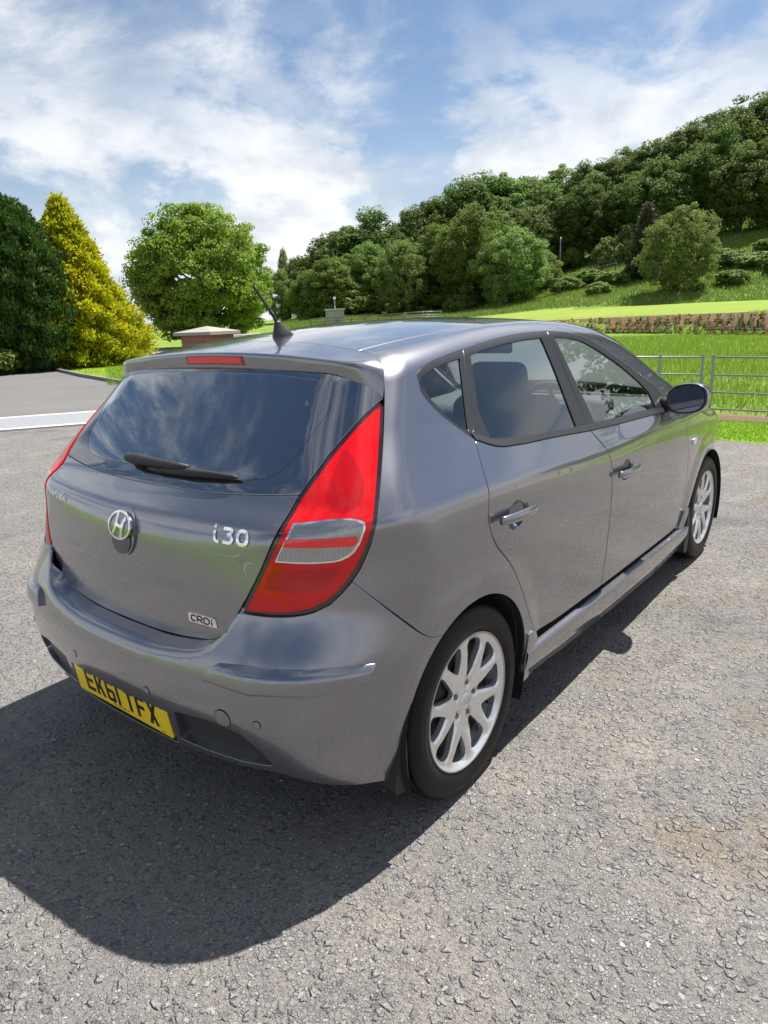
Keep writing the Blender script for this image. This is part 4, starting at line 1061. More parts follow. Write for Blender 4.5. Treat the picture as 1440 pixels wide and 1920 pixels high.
ribbon([(.168, 1.048, .018), (.150, 1.0475, .022), (.10, 1.0445, .026), (.05, 1.043, .028), (-.03, 1.0430, .026), (-.10, 1.0435, .024), (-.16, 1.044, .023)],
       [.006, .016, .019, .017, .014, .012, .009], [.008, .014, .016, .013, .010, .009, .007], 'wiper_arm', M['rubber'], tailgate)
ribbon([(.03, 1.029, .010), (-.02, 1.029, .012), (-.16, 1.034, .016), (-.28, 1.039, .014), (-.345, 1.0415, .012), (-.36, 1.042, .010)],
       [.005, .009, .012, .009, .006, .003], [.006, .009, .013, .010, .006, .004], 'wiper_blade', M['rubber'], tailgate)
# small paper disc on the glass, left
stk = [np.array(gpt(y, z, -.010)) for y, z in ((.520, 1.075), (.545, 1.088), (.535, 1.112), (.505, 1.118), (.47, 1.108), (.455, 1.085), (.475, 1.074))]
link('window_sticker', mesh_py('window_sticker', stk+[q+np.array((.001, 0, 0)) for q in stk], [tuple(range(7)), tuple(range(13, 6, -1))]+[(i, (i+1) % 7, 7+(i+1) % 7, 7+i) for i in range(7)]), simple('sticker_paper', (.55, .68, .72), .6), tailgate)

# ------------------------------------------------------------------ cabin
def soft(name, cx, cy, cz, sx, sy, sz, bev, rot=None, mat='cloth', parent=None, seg=4, shape=None):
    return link(name, from_bm(name, rbox(cx, cy, cz, sx, sy, sz, bev, seg, rot, shape), True), M[mat], parent or car)
for y in (-.37, .37):
    lean = Matrix.Rotation(R(-14), 4, 'Y')
    st = soft('front_seat', 1.16, y, .80, .16, .50, .66, .06, lean)
    soft('seat_cushion', 1.42, y, .50, .52, .50, .16, .06, Matrix.Rotation(R(6), 4, 'Y'), parent=st)
    soft('headrest', 1.035, y, 1.185, .095, .27, .17, .045, lean, parent=st)
    for dy in (-.06, .06):
        V, Fc = tube([(1.075, y+dy, 1.05), (1.04, y+dy, 1.16)], .007, 8); link('headrest_post', mesh_py('headrest_post', V, Fc, True), M['chrome'], st)
st = soft('rear_seat', .30, 0, .70, .15, 1.30, .58, .06, Matrix.Rotation(R(-18), 4, 'Y'))
soft('seat_cushion', .58, 0, .48, .50, 1.30, .15, .06, parent=st)
for y in (-.36, .36): soft('headrest', .205, y, 1.04, .08, .25, .13, .04, Matrix.Rotation(R(-14), 4, 'Y'), parent=st)
soft('parcel_shelf', -.10, 0, .93, .52, 1.12, .02, .008, mat='card', seg=2)
soft('cabin_floor', 1.15, 0, .36, 2.5, 1.46, .05, .01, mat='card', seg=1)
soft('boot_floor', -.20, 0, .55, .62, 1.0, .04, .01, mat='card', seg=1)
dash = soft('dashboard', 2.08, 0, .86, .62, 1.44, .26, .09, mat='light_trim', shape=lambda c: Vector((c.x, c.y, c.z*(1.0 if c.z < 0 else 1.0-.25*max(0, -c.x/.31)))))
soft('instrument_hood', 1.84, -.37, .985, .20, .38, .10, .045, mat='card', parent=dash)
soft('centre_console', 1.78, 0, .80, .14, .28, .34, .03, Matrix.Rotation(R(18), 4, 'Y'), mat='light_trim', parent=dash)
soft('radio', 1.735, 0, .90, .06, .20, .10, .01, Matrix.Rotation(R(18), 4, 'Y'), mat='black', parent=dash)
# steering wheel on the right-hand side
sw_c = Vector((1.62, -.37, .965)); tilt = Matrix.Rotation(R(64), 3, 'Y')
V = []; Fc = []; n1, n2 = 40, 10
for i in range(n1):
    a = 2*math.pi*i/n1
    for j in range(n2):
        b = 2*math.pi*j/n2; rr = .178+.0155*math.cos(b); V.append(sw_c+tilt @ Vector((rr*math.cos(a), rr*math.sin(a), .0155*math.sin(b))))
for i in range(n1):
    for j in range(n2): Fc.append((i*n2+j, ((i+1) % n1)*n2+j, ((i+1) % n1)*n2+(j+1) % n2, i*n2+(j+1) % n2))
sw = link('steering_wheel', mesh_py('steering_wheel', V, Fc, True), M['card'], car)
bmx = rbox(0, 0, 0, .15, .17, .05, .02, 3, tilt.to_4x4())
for v_ in bmx.verts: v_.co += sw_c
link('wheel_boss', from_bm('wheel_boss', bmx, True), M['card'], sw)
for a in (0, 180, 90):
    e = tilt @ Vector((math.sin(R(a))*-.17, math.cos(R(a))*.17, 0))
    V, Fc = tube([sw_c, sw_c+e], .014, 8); link('wheel_spoke', mesh_py('wheel_spoke', V, Fc, True), M['light_trim'], sw)
im = soft('rear_view_mirror', 1.62, 0, 1.305, .03, .24, .07, .014, mat='black')
soft('bulkhead', 2.44, 0, .62, .06, 1.4, .62, .02, mat='under', seg=1)
for mir in (-1, 1):                                            # sun visors
    soft('sun_visor', 1.52, .36*mir, 1.375, .16, .36, .015, .006, Matrix.Rotation(R(8), 4, 'Y'), mat='headliner', seg=1)
# ================================================================== THE PLACE
rng = np.random.default_rng(11)
random.seed(5)
def bearing(deg, d, z=0.):
    """point d metres away from the viewing spot in a compass-like direction (degrees from the car's forward axis, to the left)"""
    return np.array((CAM.x+d*math.cos(R(deg)), CAM.y+d*math.sin(R(deg)), z))
# ------------------------------------------------------------------ land form
BRG = np.array([-180., 0, 6, 10.3, 14, 19, 24, 28.5, 33, 38, 43, 48, 54, 180])
DST = np.array([0., 38, 43, 47, 60, 80, 100, 130, 175, 260, 900, 4000])
HGT = np.array([
 # 0   38   43   47    60    80    100   130   175   260   900   4000
 [0,  0,   0,   0,    0,    0.,   .3,   1.,   2.,   4.,   8.,   8.],     # -180
 [0,  0,   0,   .3,   1.5,  2.0,  6.0,  15.,  27.,  34.,  34.,  30.],    # 0
 [0,  0,   0.1, 1.2,  1.55, 2.0,  6.5,  16.,  28.,  34.,  34.,  30.],    # 6
 [0,  0,   0.2, 1.25, 1.55, 2.0,  6.6,  15.5, 26.,  32.,  32.,  30.],    # 10.3
 [0,  0,   0.0, .9,   1.5,  2.0,  6.4,  14.5, 24.,  30.,  30.,  28.],    # 14
 [0,  0,   0.0, 0.0,  1.45, 1.9,  5.8,  12.5, 21.,  27.,  28.,  26.],    # 19
 [0,  0,   0.0, 0.0,  1.25, 1.7,  4.6,  10.5, 18.,  24.,  26.,  24.],    # 24
 [0,  0,   0.0, 0.0,  .7,   1.5,  2.9,  8.0,  14.,  20.,  24.,  22.],    # 28.5
 [0,  0,   0.0, 0.0,  .2,   1.3,  2.0,  5.0,  10.,  16.,  20.,  20.],    # 33
 [0,  0,   0.0, 0.0,  .1,   .9,   1.7,  3.2,  6.,   10.,  14.,  14.],    # 38
 [0,  0,   0.0, 0.0,  .1,   .8,   1.6,  2.4,  3.5,  5.,   8.,   8.],     # 43
 [0,  0,   0.0, 0.0,  .05,  .5,   1.0,  1.6,  2.2,  3.,   5.,   5.],     # 48
 [0,  0,   0.0, 0.0,  0.,   .2,   .5,   .9,   1.2,  2.,   4.,   4.],     # 54
 [0,  0,   0,   0,    0,    0.,   .3,   1.,   2.,   4.,   8.,   8.]])    # 180
def bilerp(b, d):
    b = (np.asarray(b, float)+180) % 360-180; d = np.clip(d, 0, 3999.)
    i = np.clip(np.searchsorted(BRG, b, 'right')-1, 0, len(BRG)-2); j = np.clip(np.searchsorted(DST, d, 'right')-1, 0, len(DST)-2)
    u = sstep((b-BRG[i])/(BRG[i+1]-BRG[i])) if False else np.clip((b-BRG[i])/(BRG[i+1]-BRG[i]), 0, 1); v = np.clip((d-DST[j])/(DST[j+1]-DST[j]), 0, 1)
    return (HGT[i, j]*(1-u)+HGT[i+1, j]*u)*(1-v)+(HGT[i, j+1]*(1-u)+HGT[i+1, j+1]*u)*v
def land(x, y):
    dx_ = np.asarray(x, float)-CAM.x; dy_ = np.asarray(y, float)-CAM.y; d = np.hypot(dx_, dy_)
    h = bilerp(np.degrees(np.arctan2(dy_, dx_)), d)
    return h+.35*sstep((d-70)/60)*(np.sin(x*.21+1.3)*np.sin(y*.17)+.5*np.sin(x*.47)*np.sin(y*.53+2))
def bank_front(b):                                            # distance of the foot and the crest of the cut bank
    f = np.interp(b, [0, 6, 10.3, 14, 19, 24, 28.5, 33], [40, 40.5, 41.5, 44.5, 50.5, 55, 60, 66]); return f
# near meadow is nearly flat; the bank is its own piece, so lift the land behind it in one step
def land_full(x, y):
    dx_ = np.asarray(x, float)-CAM.x; dy_ = np.asarray(y, float)-CAM.y; d = np.hypot(dx_, dy_); b = np.degrees(np.arctan2(dy_, dx_))
    h = land(x, y); f = bank_front(b)
    w = np.interp(b, [-2, 0, 29, 34], [1, 1, 1, 0])
    bh = np.interp(b, [0, 10.3, 19, 24, 30, 34], [1.2, 1.16, 1.08, 1.0, .85, .4])
    t = d-f
    return np.where(t < 0, np.minimum(h, 0.), np.where(t < 75, np.maximum(bh*np.clip(t/1.3, 0, 1), h*w+h*(1-w)), h))
def grass_mat(name, a, b, c, scale, tex=1.0, rough=.9):
    t = NT(name); co = t.coord()
    n1 = t.noise(co, scale*.06, 5, .6); n2 = t.noise(co, scale, 6, .7); n3 = t.noise(co, scale*7, 4, .7)
    m1 = t.mix(t.ramp(n1, .35, .68), a, b); m2 = t.mix(t.math('MULTIPLY', t.ramp(n2, .45, .75), .6), m1, c)
    t.set(Base_Color=t.mix(t.math('MULTIPLY', t.ramp(n3, .4, .7), .45), m2, tuple(q*.62 for q in a)), Roughness=rough)
    t.b.inputs['Specular IOR Level'].default_value = .2
    t.bump(t.math('ADD', n2, n3), 1.0, .06*tex); return t.m
M['meadow'] = grass_mat('meadow_grass', (.140, .235, .022), (.200, .300, .034), (.270, .330, .090), 3.0)
M['rough'] = grass_mat('rough_grass', (.135, .235, .032), (.185, .280, .045), (.250, .275, .080), 1.2, 2.)
M['lawn'] = grass_mat('lawn_grass', (.175, .280, .016), (.215, .320, .022), (.235, .320, .036), 6.0, .4)
M['mown'] = grass_mat('mown_grass', (.180, .255, .026), (.215, .285, .034), (.22, .28, .05), 2.0, .4)

rings = np.concatenate([np.linspace(0, 36, 25), np.linspace(38, 72, 69), np.linspace(74, 180, 54), np.geomspace(190, 3900, 16)])
angs = np.concatenate([np.linspace(-180, -12, 85), np.linspace(-10, 66, 191), np.linspace(68, 180, 40)[:-1]])
A_, D_ = np.meshgrid(angs, rings); X_ = CAM.x+D_*np.cos(np.radians(A_)); Y_ = CAM.y+D_*np.sin(np.radians(A_))
Z_ = land_full(X_, Y_)-.03
V = np.stack([X_.ravel(), Y_.ravel(), Z_.ravel()], 1); na = len(angs)
idx = np.arange(len(V)).reshape(len(rings), na)
Q = np.stack([idx[:-1], np.roll(idx, -1, 1)[:-1], np.roll(idx, -1, 1)[1:], idx[1:]], -1).reshape(-1, 4)
Dm = (D_[:-1]+D_[1:])/2; Am = A_[:-1]+.2; fm = bank_front(Am)
mi = np.zeros(Dm.shape, int)
mi[(Dm > fm) & (Am > -12) & (Am < 32)] = 2                     # mown strip above the bank
lim = np.interp(Am, [-12, 10, 19, 26, 33], [76, 77, 79, 82, 80])
mi[(Dm > lim) & (Am > -30) & (Am < 60)] = 1
mi[(Dm > 84) & (Am >= 32)] = 1
Xm = CAM.x+Dm*np.cos(np.radians(Am)); Ym = CAM.y+Dm*np.sin(np.radians(Am))
mi[(Ym < -.42*Xm-1.0) & (Am < 0) & (Am > -172)] = 3               # more bare yard out of view on the right
me = mesh_np('ground', V, Q, True, None, mi.ravel())
ground = link('ground', me, [M['meadow'], M['rough'], M['mown'], simple('bare_ground', (.24, .225, .205), .95)]); tag(ground, kind='structure')

# ------------------------------------------------------------------ yard, drive, verge
def yard_mat():
    t = NT('yard_gravel'); c = t.coord()
    warp = t.noise(c, 40., 3, .6, out='Color')
    mp = t.node('ShaderNodeMix', data_type='VECTOR'); mp.inputs['Factor'].default_value = .012
    t.l.new(c, mp.inputs[4]); t.l.new(warp, mp.inputs[5]); cw = mp.outputs[1]
    def stones(scale):
        v = t.node('ShaderNodeTexVoronoi', feature='F1'); v.inputs['Scale'].default_value = scale; t.l.new(cw, v.inputs['Vector'])
        e = t.node('ShaderNodeTexVoronoi', feature='DISTANCE_TO_EDGE'); e.inputs['Scale'].default_value = scale; t.l.new(cw, e.inputs['Vector'])
        s_ = t.node('ShaderNodeSeparateColor'); t.l.new(v.outputs['Color'], s_.inputs[0])
        return s_.outputs[0], s_.outputs[1], s_.outputs[2], e.outputs['Distance']
    r1, g1, b1, e1 = stones(44.); r2_, g2, b2, e2 = stones(110.); r3, g3, b3, e3 = stones(260.)
    big = t.noise(c, .55, 5, .6); mid = t.noise(c, 3.2, 6, .65); fine = t.noise(c, 420., 4, .7)
    # dust and fines between the stones
    dust = t.mix(t.ramp(big, .35, .7), (0.209, 0.199, 0.187), (0.300, 0.260, 0.213))
    dust = t.mix(t.math('MULTIPLY', t.ramp(fine, .3, .75), .5), dust, (0.119, 0.113, 0.110))
    grey = lambda r, g: t.mix(g, t.mix(r, (0.119, 0.124, 0.138), (0.328, 0.329, 0.331)), t.mix(r, (0.167, 0.153, 0.135), (0.363, 0.333, 0.293)))
    k3 = t.math('MULTIPLY', t.ramp(e3, .02, .16), t.ramp(b3, .40, .55))
    k2 = t.math('MULTIPLY', t.ramp(e2, .02, .20), t.ramp(t.math('ADD', b2, t.math('MULTIPLY', mid, .5)), .62, .80))
    k1 = t.math('MULTIPLY', t.ramp(e1, .03, .24), t.ramp(t.math('ADD', b1, t.math('MULTIPLY', mid, .8)), .98, 1.12))
    col = t.mix(k3, dust, grey(r3, t.math('MULTIPLY', g3, .6)))
    col = t.mix(k2, col, grey(r2_, t.math('MULTIPLY', g2, .55)))
    col = t.mix(k1, col, grey(r1, t.math('MULTIPLY', g1, .5)))
    # bare earth patches, pale dust drifts, darker worn areas
    xyz = t.node('ShaderNodeSeparateXYZ'); t.l.new(c, xyz.inputs[0])
    rgt = t.ramp(xyz.outputs[1], -.2, -1.6)
    mud = t.ramp(t.math('ADD', t.noise(c, 1.3, 7, .62), t.math('MULTIPLY', rgt, .10)), .60, .70)
    col = t.mix(t.math('MULTIPLY', mud, .55), col, t.mix(t.ramp(fine, .3, .7), (0.171, 0.130, 0.091), (0.257, 0.206, 0.151)))
    pale = t.ramp(t.noise(c, 2.1, 7, .7), .50, .68)
    col = t.mix(t.math('MULTIPLY', pale, .38), col, (0.387, 0.352, 0.302))
    worn = t.ramp(t.noise(c, .8, 7, .66), .54, .66)
    col = t.mix(t.math('MULTIPLY', worn, .45), col, (0.104, 0.102, 0.106))
    pit_shade = t.ramp(t.noise(c, 95., 5, .7), .60, .72)
    col = t.mix(t.math('MULTIPLY', pit_shade, .6), col, (0.054, 0.053, 0.053))  # shade of small pits put into the gravel colour
    white = t.ramp(r3, .982, .988)
    col = t.mix(t.math('MULTIPLY', white, t.ramp(e3, .05, .15)), col, (0.540, 0.531, 0.510))
    t.set(Base_Color=col, Roughness=.88)
    t.b.inputs['Specular IOR Level'].default_value = .3
    h = t.math('ADD', t.math('MULTIPLY', t.math('MULTIPLY', k1, t.math('ADD', r1, .4)), 1.3), t.math('ADD', t.math('MULTIPLY', t.math('MULTIPLY', k2, r2_), .85), t.math('MULTIPLY', t.math('MULTIPLY', k3, r3), .5)))
    h = t.math('ADD', h, t.math('ADD', t.math('MULTIPLY', fine, .25), t.math('MULTIPLY', t.noise(c, 26., 6, .7), 1.2)))
    t.bump(h, 1.0, .0105); return t.m
M['yard'] = yard_mat()
def tarmac_mat(name, a, b):
    t = NT(name); c = t.coord(); f = t.noise(c, 160., 3, .7); g = t.noise(c, .25, 5, .6); s_ = t.noise(c, 1.1, 6, .65)
    col = t.mix(t.ramp(g, .3, .7), a, b); col = t.mix(t.math('MULTIPLY', t.ramp(f, .4, .75), .5), col, tuple(q*.55 for q in a))
    col = t.mix(t.math('MULTIPLY', t.ramp(s_, .55, .75), .3), col, tuple(q*1.35 for q in b))
    t.set(Base_Color=col, Roughness=.85); t.bump(f, .7, .006); return t.m
M['drive'] = tarmac_mat('drive_tarmac', (0.109, 0.106, 0.104), (0.142, 0.139, 0.135))
kerb_line = [(9.45, 13.2), (9.45, 16.7), (10.82, 21.38), (13.34, 28.92), (18.77, 44.03), (22.41, 54.4), (30, 72)]
def flat(name, poly, z, mat, kind='structure', parent=None):
    P, T = tri2d([np.array(poly, float)])
    Vz = np.concatenate([P, np.full((len(P), 1), z)], 1)
    o = link(name, mesh_np(name, Vz, T), mat, parent); tag(o, kind=kind); return o
# the yard: fine mesh near the car with gentle hollows and worn ruts
def yard_h(x, y): return .006*np.sin(x*1.7+.3)*np.sin(y*1.3+1)+.004*np.sin(x*3.9+1)*np.sin(y*4.3)+.003*np.sin(x*7.1)*np.sin(y*6.3+.5)-.006
gx = np.concatenate([np.linspace(-60, -4.2, 40), np.linspace(-4, 7.0, 150)]); gy = np.concatenate([np.linspace(-110, -5.2, 50), np.linspace(-5, 5, 140), np.linspace(5.2, 12, 24)])
X_, Y_ = np.meshgrid(gx, gy)
edge = 6.83+.03*np.sin(Y_*1.9)+.02*np.sin(Y_*5.1+1)-.08*np.clip(Y_, -30, 0)*0
X_ = np.where(X_ > 6.99, edge, X_); X_ = np.minimum(X_, edge)
strip_near = lambda x: 11.70-.655*x                              # near edge of the cattle grid (y as a function of x)
Y_ = np.minimum(Y_, strip_near(X_)+.0)
Y_ = np.where(X_ < -7.5, np.minimum(Y_, -2.0-.4*(X_+7.5)*0), Y_)
Z_ = yard_h(X_, Y_)*np.exp(-((X_/9)**2+(Y_/9)**2))+.004
idx = np.arange(X_.size).reshape(X_.shape)
Q = np.stack([idx[:-1, :-1], idx[:-1, 1:], idx[1:, 1:], idx[1:, :-1]], -1).reshape(-1, 4)
VV = np.stack([X_.ravel(), Y_.ravel(), Z_.ravel()], 1)
ar = np.linalg.norm(np.cross(VV[Q[:, 1]]-VV[Q[:, 0]], VV[Q[:, 3]]-VV[Q[:, 0]]), axis=1)+np.linalg.norm(np.cross(VV[Q[:, 1]]-VV[Q[:, 2]], VV[Q[:, 3]]-VV[Q[:, 2]]), axis=1)
yard = link('yard', mesh_np('yard', VV, Q[ar > 1e-8], True), M['yard']); tag(yard, kind='structure')
flat('driveway', [(-14, 90.), (-7, 16.2), (7.4, 6.6), (9.2, 9.5)]+kerb_line+[(20, 90)], -.010, M['drive'])

# cattle grid: concrete frame with steel bars, lying across the drive entrance
gdir = Vector((1.0, -.655, 0)).normalized(); gn = Vector((-gdir.y, gdir.x, 0))
go = Vector((3.62, 10.45, 0))
def along(s_, w, z=0.): return go+gdir*s_+gn*w+Vector((0, 0, z))
M['concrete'] = simple('concrete', (.46, .455, .445), .85, bump=(60, .5, .006))
M['galv'] = simple('galvanised_steel', (.36, .375, .385), .45, .65, bump=(90, .3, .003))
M['grid_bar'] = simple('worn_bar', (.42, .435, .455), .5, .25, bump=(40, .3, .004))
cg = empty('cattle_grid', tuple(go)); tag(cg, 'pale cattle grid of narrow bars across the drive entrance', 'cattle grid')
def box_along(s0, s1, w0, w1, z0, z1):
    c = [along(s0, w0), along(s1, w0), along(s1, w1), along(s0, w1)]
    Vb = [Vector((q.x, q.y, z0)) for q in c]+[Vector((q.x, q.y, z1)) for q in c]
    return [v-go for v in Vb], [(3, 2, 1, 0), (4, 5, 6, 7), (0, 1, 5, 4), (1, 2, 6, 5), (2, 3, 7, 6), (3, 0, 4, 7)]
for w0, w1 in ((-.98, -.80), (.80, .98)):
    Vb, Fb = box_along(-5.2, 4.2, w0, w1, -.05, .028); link('concrete_edge', mesh_py('concrete_edge', Vb, Fb), M['concrete'], cg)
Vb, Fb = box_along(-5.2, 4.2, -.80, .80, -.09, -.045); link('pit_floor', mesh_py('pit_floor', Vb, Fb), M['under'], cg)
for k in range(16):
    w = -.76+.1013*k
    Vb, Fb = box_along(-5.2, 4.2, w-.033, w+.033, -.03, .026); link('grid_bar', mesh_py('grid_bar', Vb, Fb), M['grid_bar'], cg)
# grass verge beyond the yard and the strip of bare soil under the railing
soil = simple('soil', (.15, .095, .055), .95, bump=(30, 1., .02))
vx = lambda y: 8.22+.04*np.sin(np.asarray(y)*2.3)
ys = np.linspace(-4.4, 8.5, 60)
flat('verge', [(6.80+.03*math.sin(y*1.9)+.02*math.sin(y*5.1+1), y) for y in ys]+[(float(vx(y)), y) for y in ys[::-1]], .0, M['lawn'])
flat('soil_strip', [(float(vx(y))-.01, y) for y in ys]+[(8.98+.05*math.sin(y*3.1), y) for y in ys[::-1]], -.006, soil)
# lawn and gravel bed by the conifers, kerb edging along the drive
flat('lawn', [(9.55, 13.3), (9.55, 16.7), (10.92, 21.4), (13.44, 28.9), (14.6, 32.5), (16.6, 31.4), (17.0, 27.0), (14.5, 23.0), (13.0, 18.5), (12.6, 13.3)], .012, M['lawn'])
bedm = simple('pink_gravel', (.28, .225, .195), .9, bump=(50, 1., .02))
flat('gravel_bed', [(13.5, 29.2), (18.8, 44.1), (22.5, 54.5), (34, 52), (27, 38), (20, 25.6), (17.0, 24.6), (14.6, 26.0)], .004, bedm)
M['kerb'] = simple('kerb_concrete', (.20, .19, .18), .9, bump=(40, .5, .006))
kb = empty('kerb', (9.45, 16.7, 0)); tag(kb, kind='structure')
kl = np.array(kerb_line); seg_i = 0
for a, b in zip(kl[:-1], kl[1:]):
    L = np.linalg.norm(b-a); n = max(1, int(L/.92)); t = (b-a)/L; nn = np.array((-t[1], t[0]))
    for i in range(n):
        if seg_i > 70: break
        p = a+t*(L*i/n+.006); q = a+t*(L*(i+1)/n-.006)
        Vb = [(*(p-nn*.0), -.05), (*(q-nn*.0), -.05), (*(q-nn*.10), -.05), (*(p-nn*.10), -.05)]
        Vb = [np.array(v_)-np.array((9.45, 16.7, 0)) for v_ in Vb]; Vb = Vb+[v_+np.array((0, 0, .145)) for v_ in Vb]
        link('kerb_stone', mesh_py('kerb_stone', Vb, [(0, 1, 2, 3), (7, 6, 5, 4), (4, 5, 1, 0), (5, 6, 2, 1), (6, 7, 3, 2), (7, 4, 0, 3)]), M['kerb'], kb); seg_i += 1

# ------------------------------------------------------------------ loose stones on the yard
def stones_mesh(name, n, size, cx, cy, sx, sy, flatz, seed):
    g = np.random.default_rng(seed); ph = (1+5**.5)/2
    ico = np.array([(-1, ph, 0), (1, ph, 0), (-1, -ph, 0), (1, -ph, 0), (0, -1, ph), (0, 1, ph), (0, -1, -ph), (0, 1, -ph), (ph, 0, -1), (ph, 0, 1), (-ph, 0, -1), (-ph, 0, 1)])/1.9
    tri = np.array([(0, 11, 5), (0, 5, 1), (0, 1, 7), (0, 7, 10), (0, 10, 11), (1, 5, 9), (5, 11, 4), (11, 10, 2), (10, 7, 6), (7, 1, 8), (3, 9, 4), (3, 4, 2), (3, 2, 6), (3, 6, 8), (3, 8, 9), (4, 9, 5), (2, 4, 11), (6, 2, 10), (8, 6, 7), (9, 8, 1)])
    x = cx+g.uniform(-sx, sx, n); y = cy+g.uniform(-sy, sy, n)
    keep = np.sin(x*2.3+1)*np.sin(y*2.9)+.8*np.sin(x*6.1)*np.sin(y*5.3+1)+g.uniform(-1, 1.1, n) > -.35
    for wx in (0, 2.65):
        for wy in (-.76, .76): keep &= ~((np.abs(x-wx) < .14) & (np.abs(y-wy) < .13))
    x, y = x[keep], y[keep]; n = len(x)
    s = g.uniform(size[0], size[1], n)*g.uniform(.6, 1, n)
    a = g.uniform(0, 6.283, n); jit = 1+g.uniform(-.38, .38, (n, 12, 3))
    Vs = ico[None]*jit*s[:, None, None]*np.stack([g.uniform(.9, 1.5, n), g.uniform(.6, 1, n), g.uniform(*flatz, n)], 1)[:, None, :]*.5
    ca, sa = np.cos(a)[:, None], np.sin(a)[:, None]
    vx_ = Vs[..., 0]*ca-Vs[..., 1]*sa; vy_ = Vs[..., 0]*sa+Vs[..., 1]*ca
    zb = yard_h(x, y)*np.exp(-((x/9)**2+(y/9)**2))+.004
    Vs = np.stack([vx_+x[:, None], vy_+y[:, None], Vs[..., 2]+zb[:, None]+s[:, None]*.08], -1)
    Fs = tri[None]+np.arange(n)[:, None, None]*12
    return mesh_np(name, Vs.reshape(-1, 3), Fs.reshape(-1, 3))
def stone_mat():
    t = NT('loose_stone'); g = t.geo(); r = g.outputs['Random Per Island']
    base = t.mix(r, (0.097, 0.103, 0.116), (0.264, 0.264, 0.267)); c2 = t.math('FRACT', t.math('MULTIPLY', r, 17.3))
    col = t.mix(t.math('MULTIPLY', t.ramp(c2, .78, .84), .35), base, (0.292, 0.222, 0.149)); col = t.mix(t.math('MULTIPLY', t.ramp(c2, .993, .994), .8), col, (0.536, 0.545, 0.544))
    t.set(Base_Color=t.mix(t.math('MULTIPLY', t.noise(t.coord(), 300., 3), .4), col, (0.234, 0.211, 0.187)), Roughness=.85); return t.m
M['stone'] = stone_mat()
for nm, n, size, c, ext, fz, sd, lab in (('loose_chippings', 30000, (.004, .010), (-.1, -1.0), (2.4, 2.2), (.25, .6), 1, ''), ('loose_stones', 12000, (.008, .019), (.6, -.9), (3.2, 2.7), (.18, .40), 2, ''), ('loose_chippings', 9000, (.006, .015), (3.6, -1.5), (3.2, 3.0), (.3, .6), 3, ''), ('loose_chippings', 5000, (.007, .018), (1.5, 4.5), (5.0, 3.4), (.3, .6), 4, '')):
    o = link(nm, stones_mesh(nm, n, size, c[0], c[1], ext[0], ext[1], fz, sd), M['stone'])
    tag(o, kind='stuff')
# ------------------------------------------------------------------ vegetation
def leaf_mat(name, c1, c2, c3, trans=.30, rough=.6):
    t = NT(name); r = t.geo().outputs['Random Per Island']
    oi = t.node('ShaderNodeObjectInfo').outputs['Random']
    big = t.noise(t.coord('Object'), .9, 3, .6)
    col = t.mix(r, c1, c2); col = t.mix(t.math('MULTIPLY', t.ramp(big, .45, .70), .55), col, c3)
    hs = t.node('ShaderNodeHueSaturation'); t.l.new(col, hs.inputs['Color'])
    t.put(hs.inputs['Hue'], t.math('ADD', .486, t.math('MULTIPLY', oi, .030))); t.put(hs.inputs['Value'], t.math('ADD', .84, t.math('MULTIPLY', oi, .34)))
    t.set(Base_Color=hs.outputs[0], Roughness=rough); t.b.inputs['Specular IOR Level'].default_value = .25
    tl = t.node('ShaderNodeBsdfTranslucent'); t.l.new(hs.outputs[0], tl.inputs[0])
    mx = t.node('ShaderNodeMixShader'); mx.inputs[0].default_value = trans
    t.l.new(t.b.outputs[0], mx.inputs[1]); t.l.new(tl.outputs[0], mx.inputs[2]); t.l.new(mx.outputs[0], t.n['Material Output'].inputs[0])
    return t.m
M['leaf'] = leaf_mat('broad_leaf', (.165, .245, .030), (.235, .320, .038), (.330, .385, .055), .48)
M['wood'] = leaf_mat('wood_leaf', (.085, .142, .030), (.125, .190, .036), (.180, .235, .046), .46)
M['pale'] = leaf_mat('pale_leaf', (.165, .235, .055), (.220, .295, .075), (.275, .330, .100), .46)
M['gold'] = leaf_mat('golden_spray', (.420, .460, .016), (.600, .620, .022), (.190, .300, .022), .36)
M['yew'] = leaf_mat('dark_spray', (.036, .082, .016), (.070, .135, .022), (.120, .170, .032), .20)
M['bronze'] = leaf_mat('bronze_spray', (.085, .080, .055), (.120, .115, .075), (.110, .130, .065), .25)
M['bark'] = simple('bark', (.085, .070, .055), .95, bump=(18, 1., .03))
M['shade_core'] = simple('crown_shade', (.030, .026, .016), .95)  # near-black colour standing in for shade deep inside a conifer crown
def leaf_quads(C_, N_, S_, g, fold=.25, aspect=.62):
    """diamond leaves at C_ with normals N_ and sizes S_ -> verts, quads"""
    n = len(C_); a = g.normal(size=(n, 3)); t = np.cross(N_, a); t /= np.linalg.norm(t, axis=1, keepdims=True)+1e-9; b = np.cross(N_, t)
    S_ = S_[:, None]; dn = N_*S_*fold*g.uniform(-1, 1, (n, 1))
    Vq = np.stack([C_-t*S_*.5+dn, C_+b*S_*.5*aspect-dn*.4, C_+t*S_*.5+dn, C_-b*S_*.5*aspect-dn*.4], 1)
    return Vq.reshape(-1, 3), np.arange(4*n).reshape(-1, 4)
def lump(d, ph, f=2.6):
    return np.sin(d[:, 0]*f+ph)*np.sin(d[:, 1]*f+1.7*ph)+.6*np.sin(d[:, 2]*f*1.7+ph*2.3)*np.sin(d[:, 0]*f*1.6+ph)
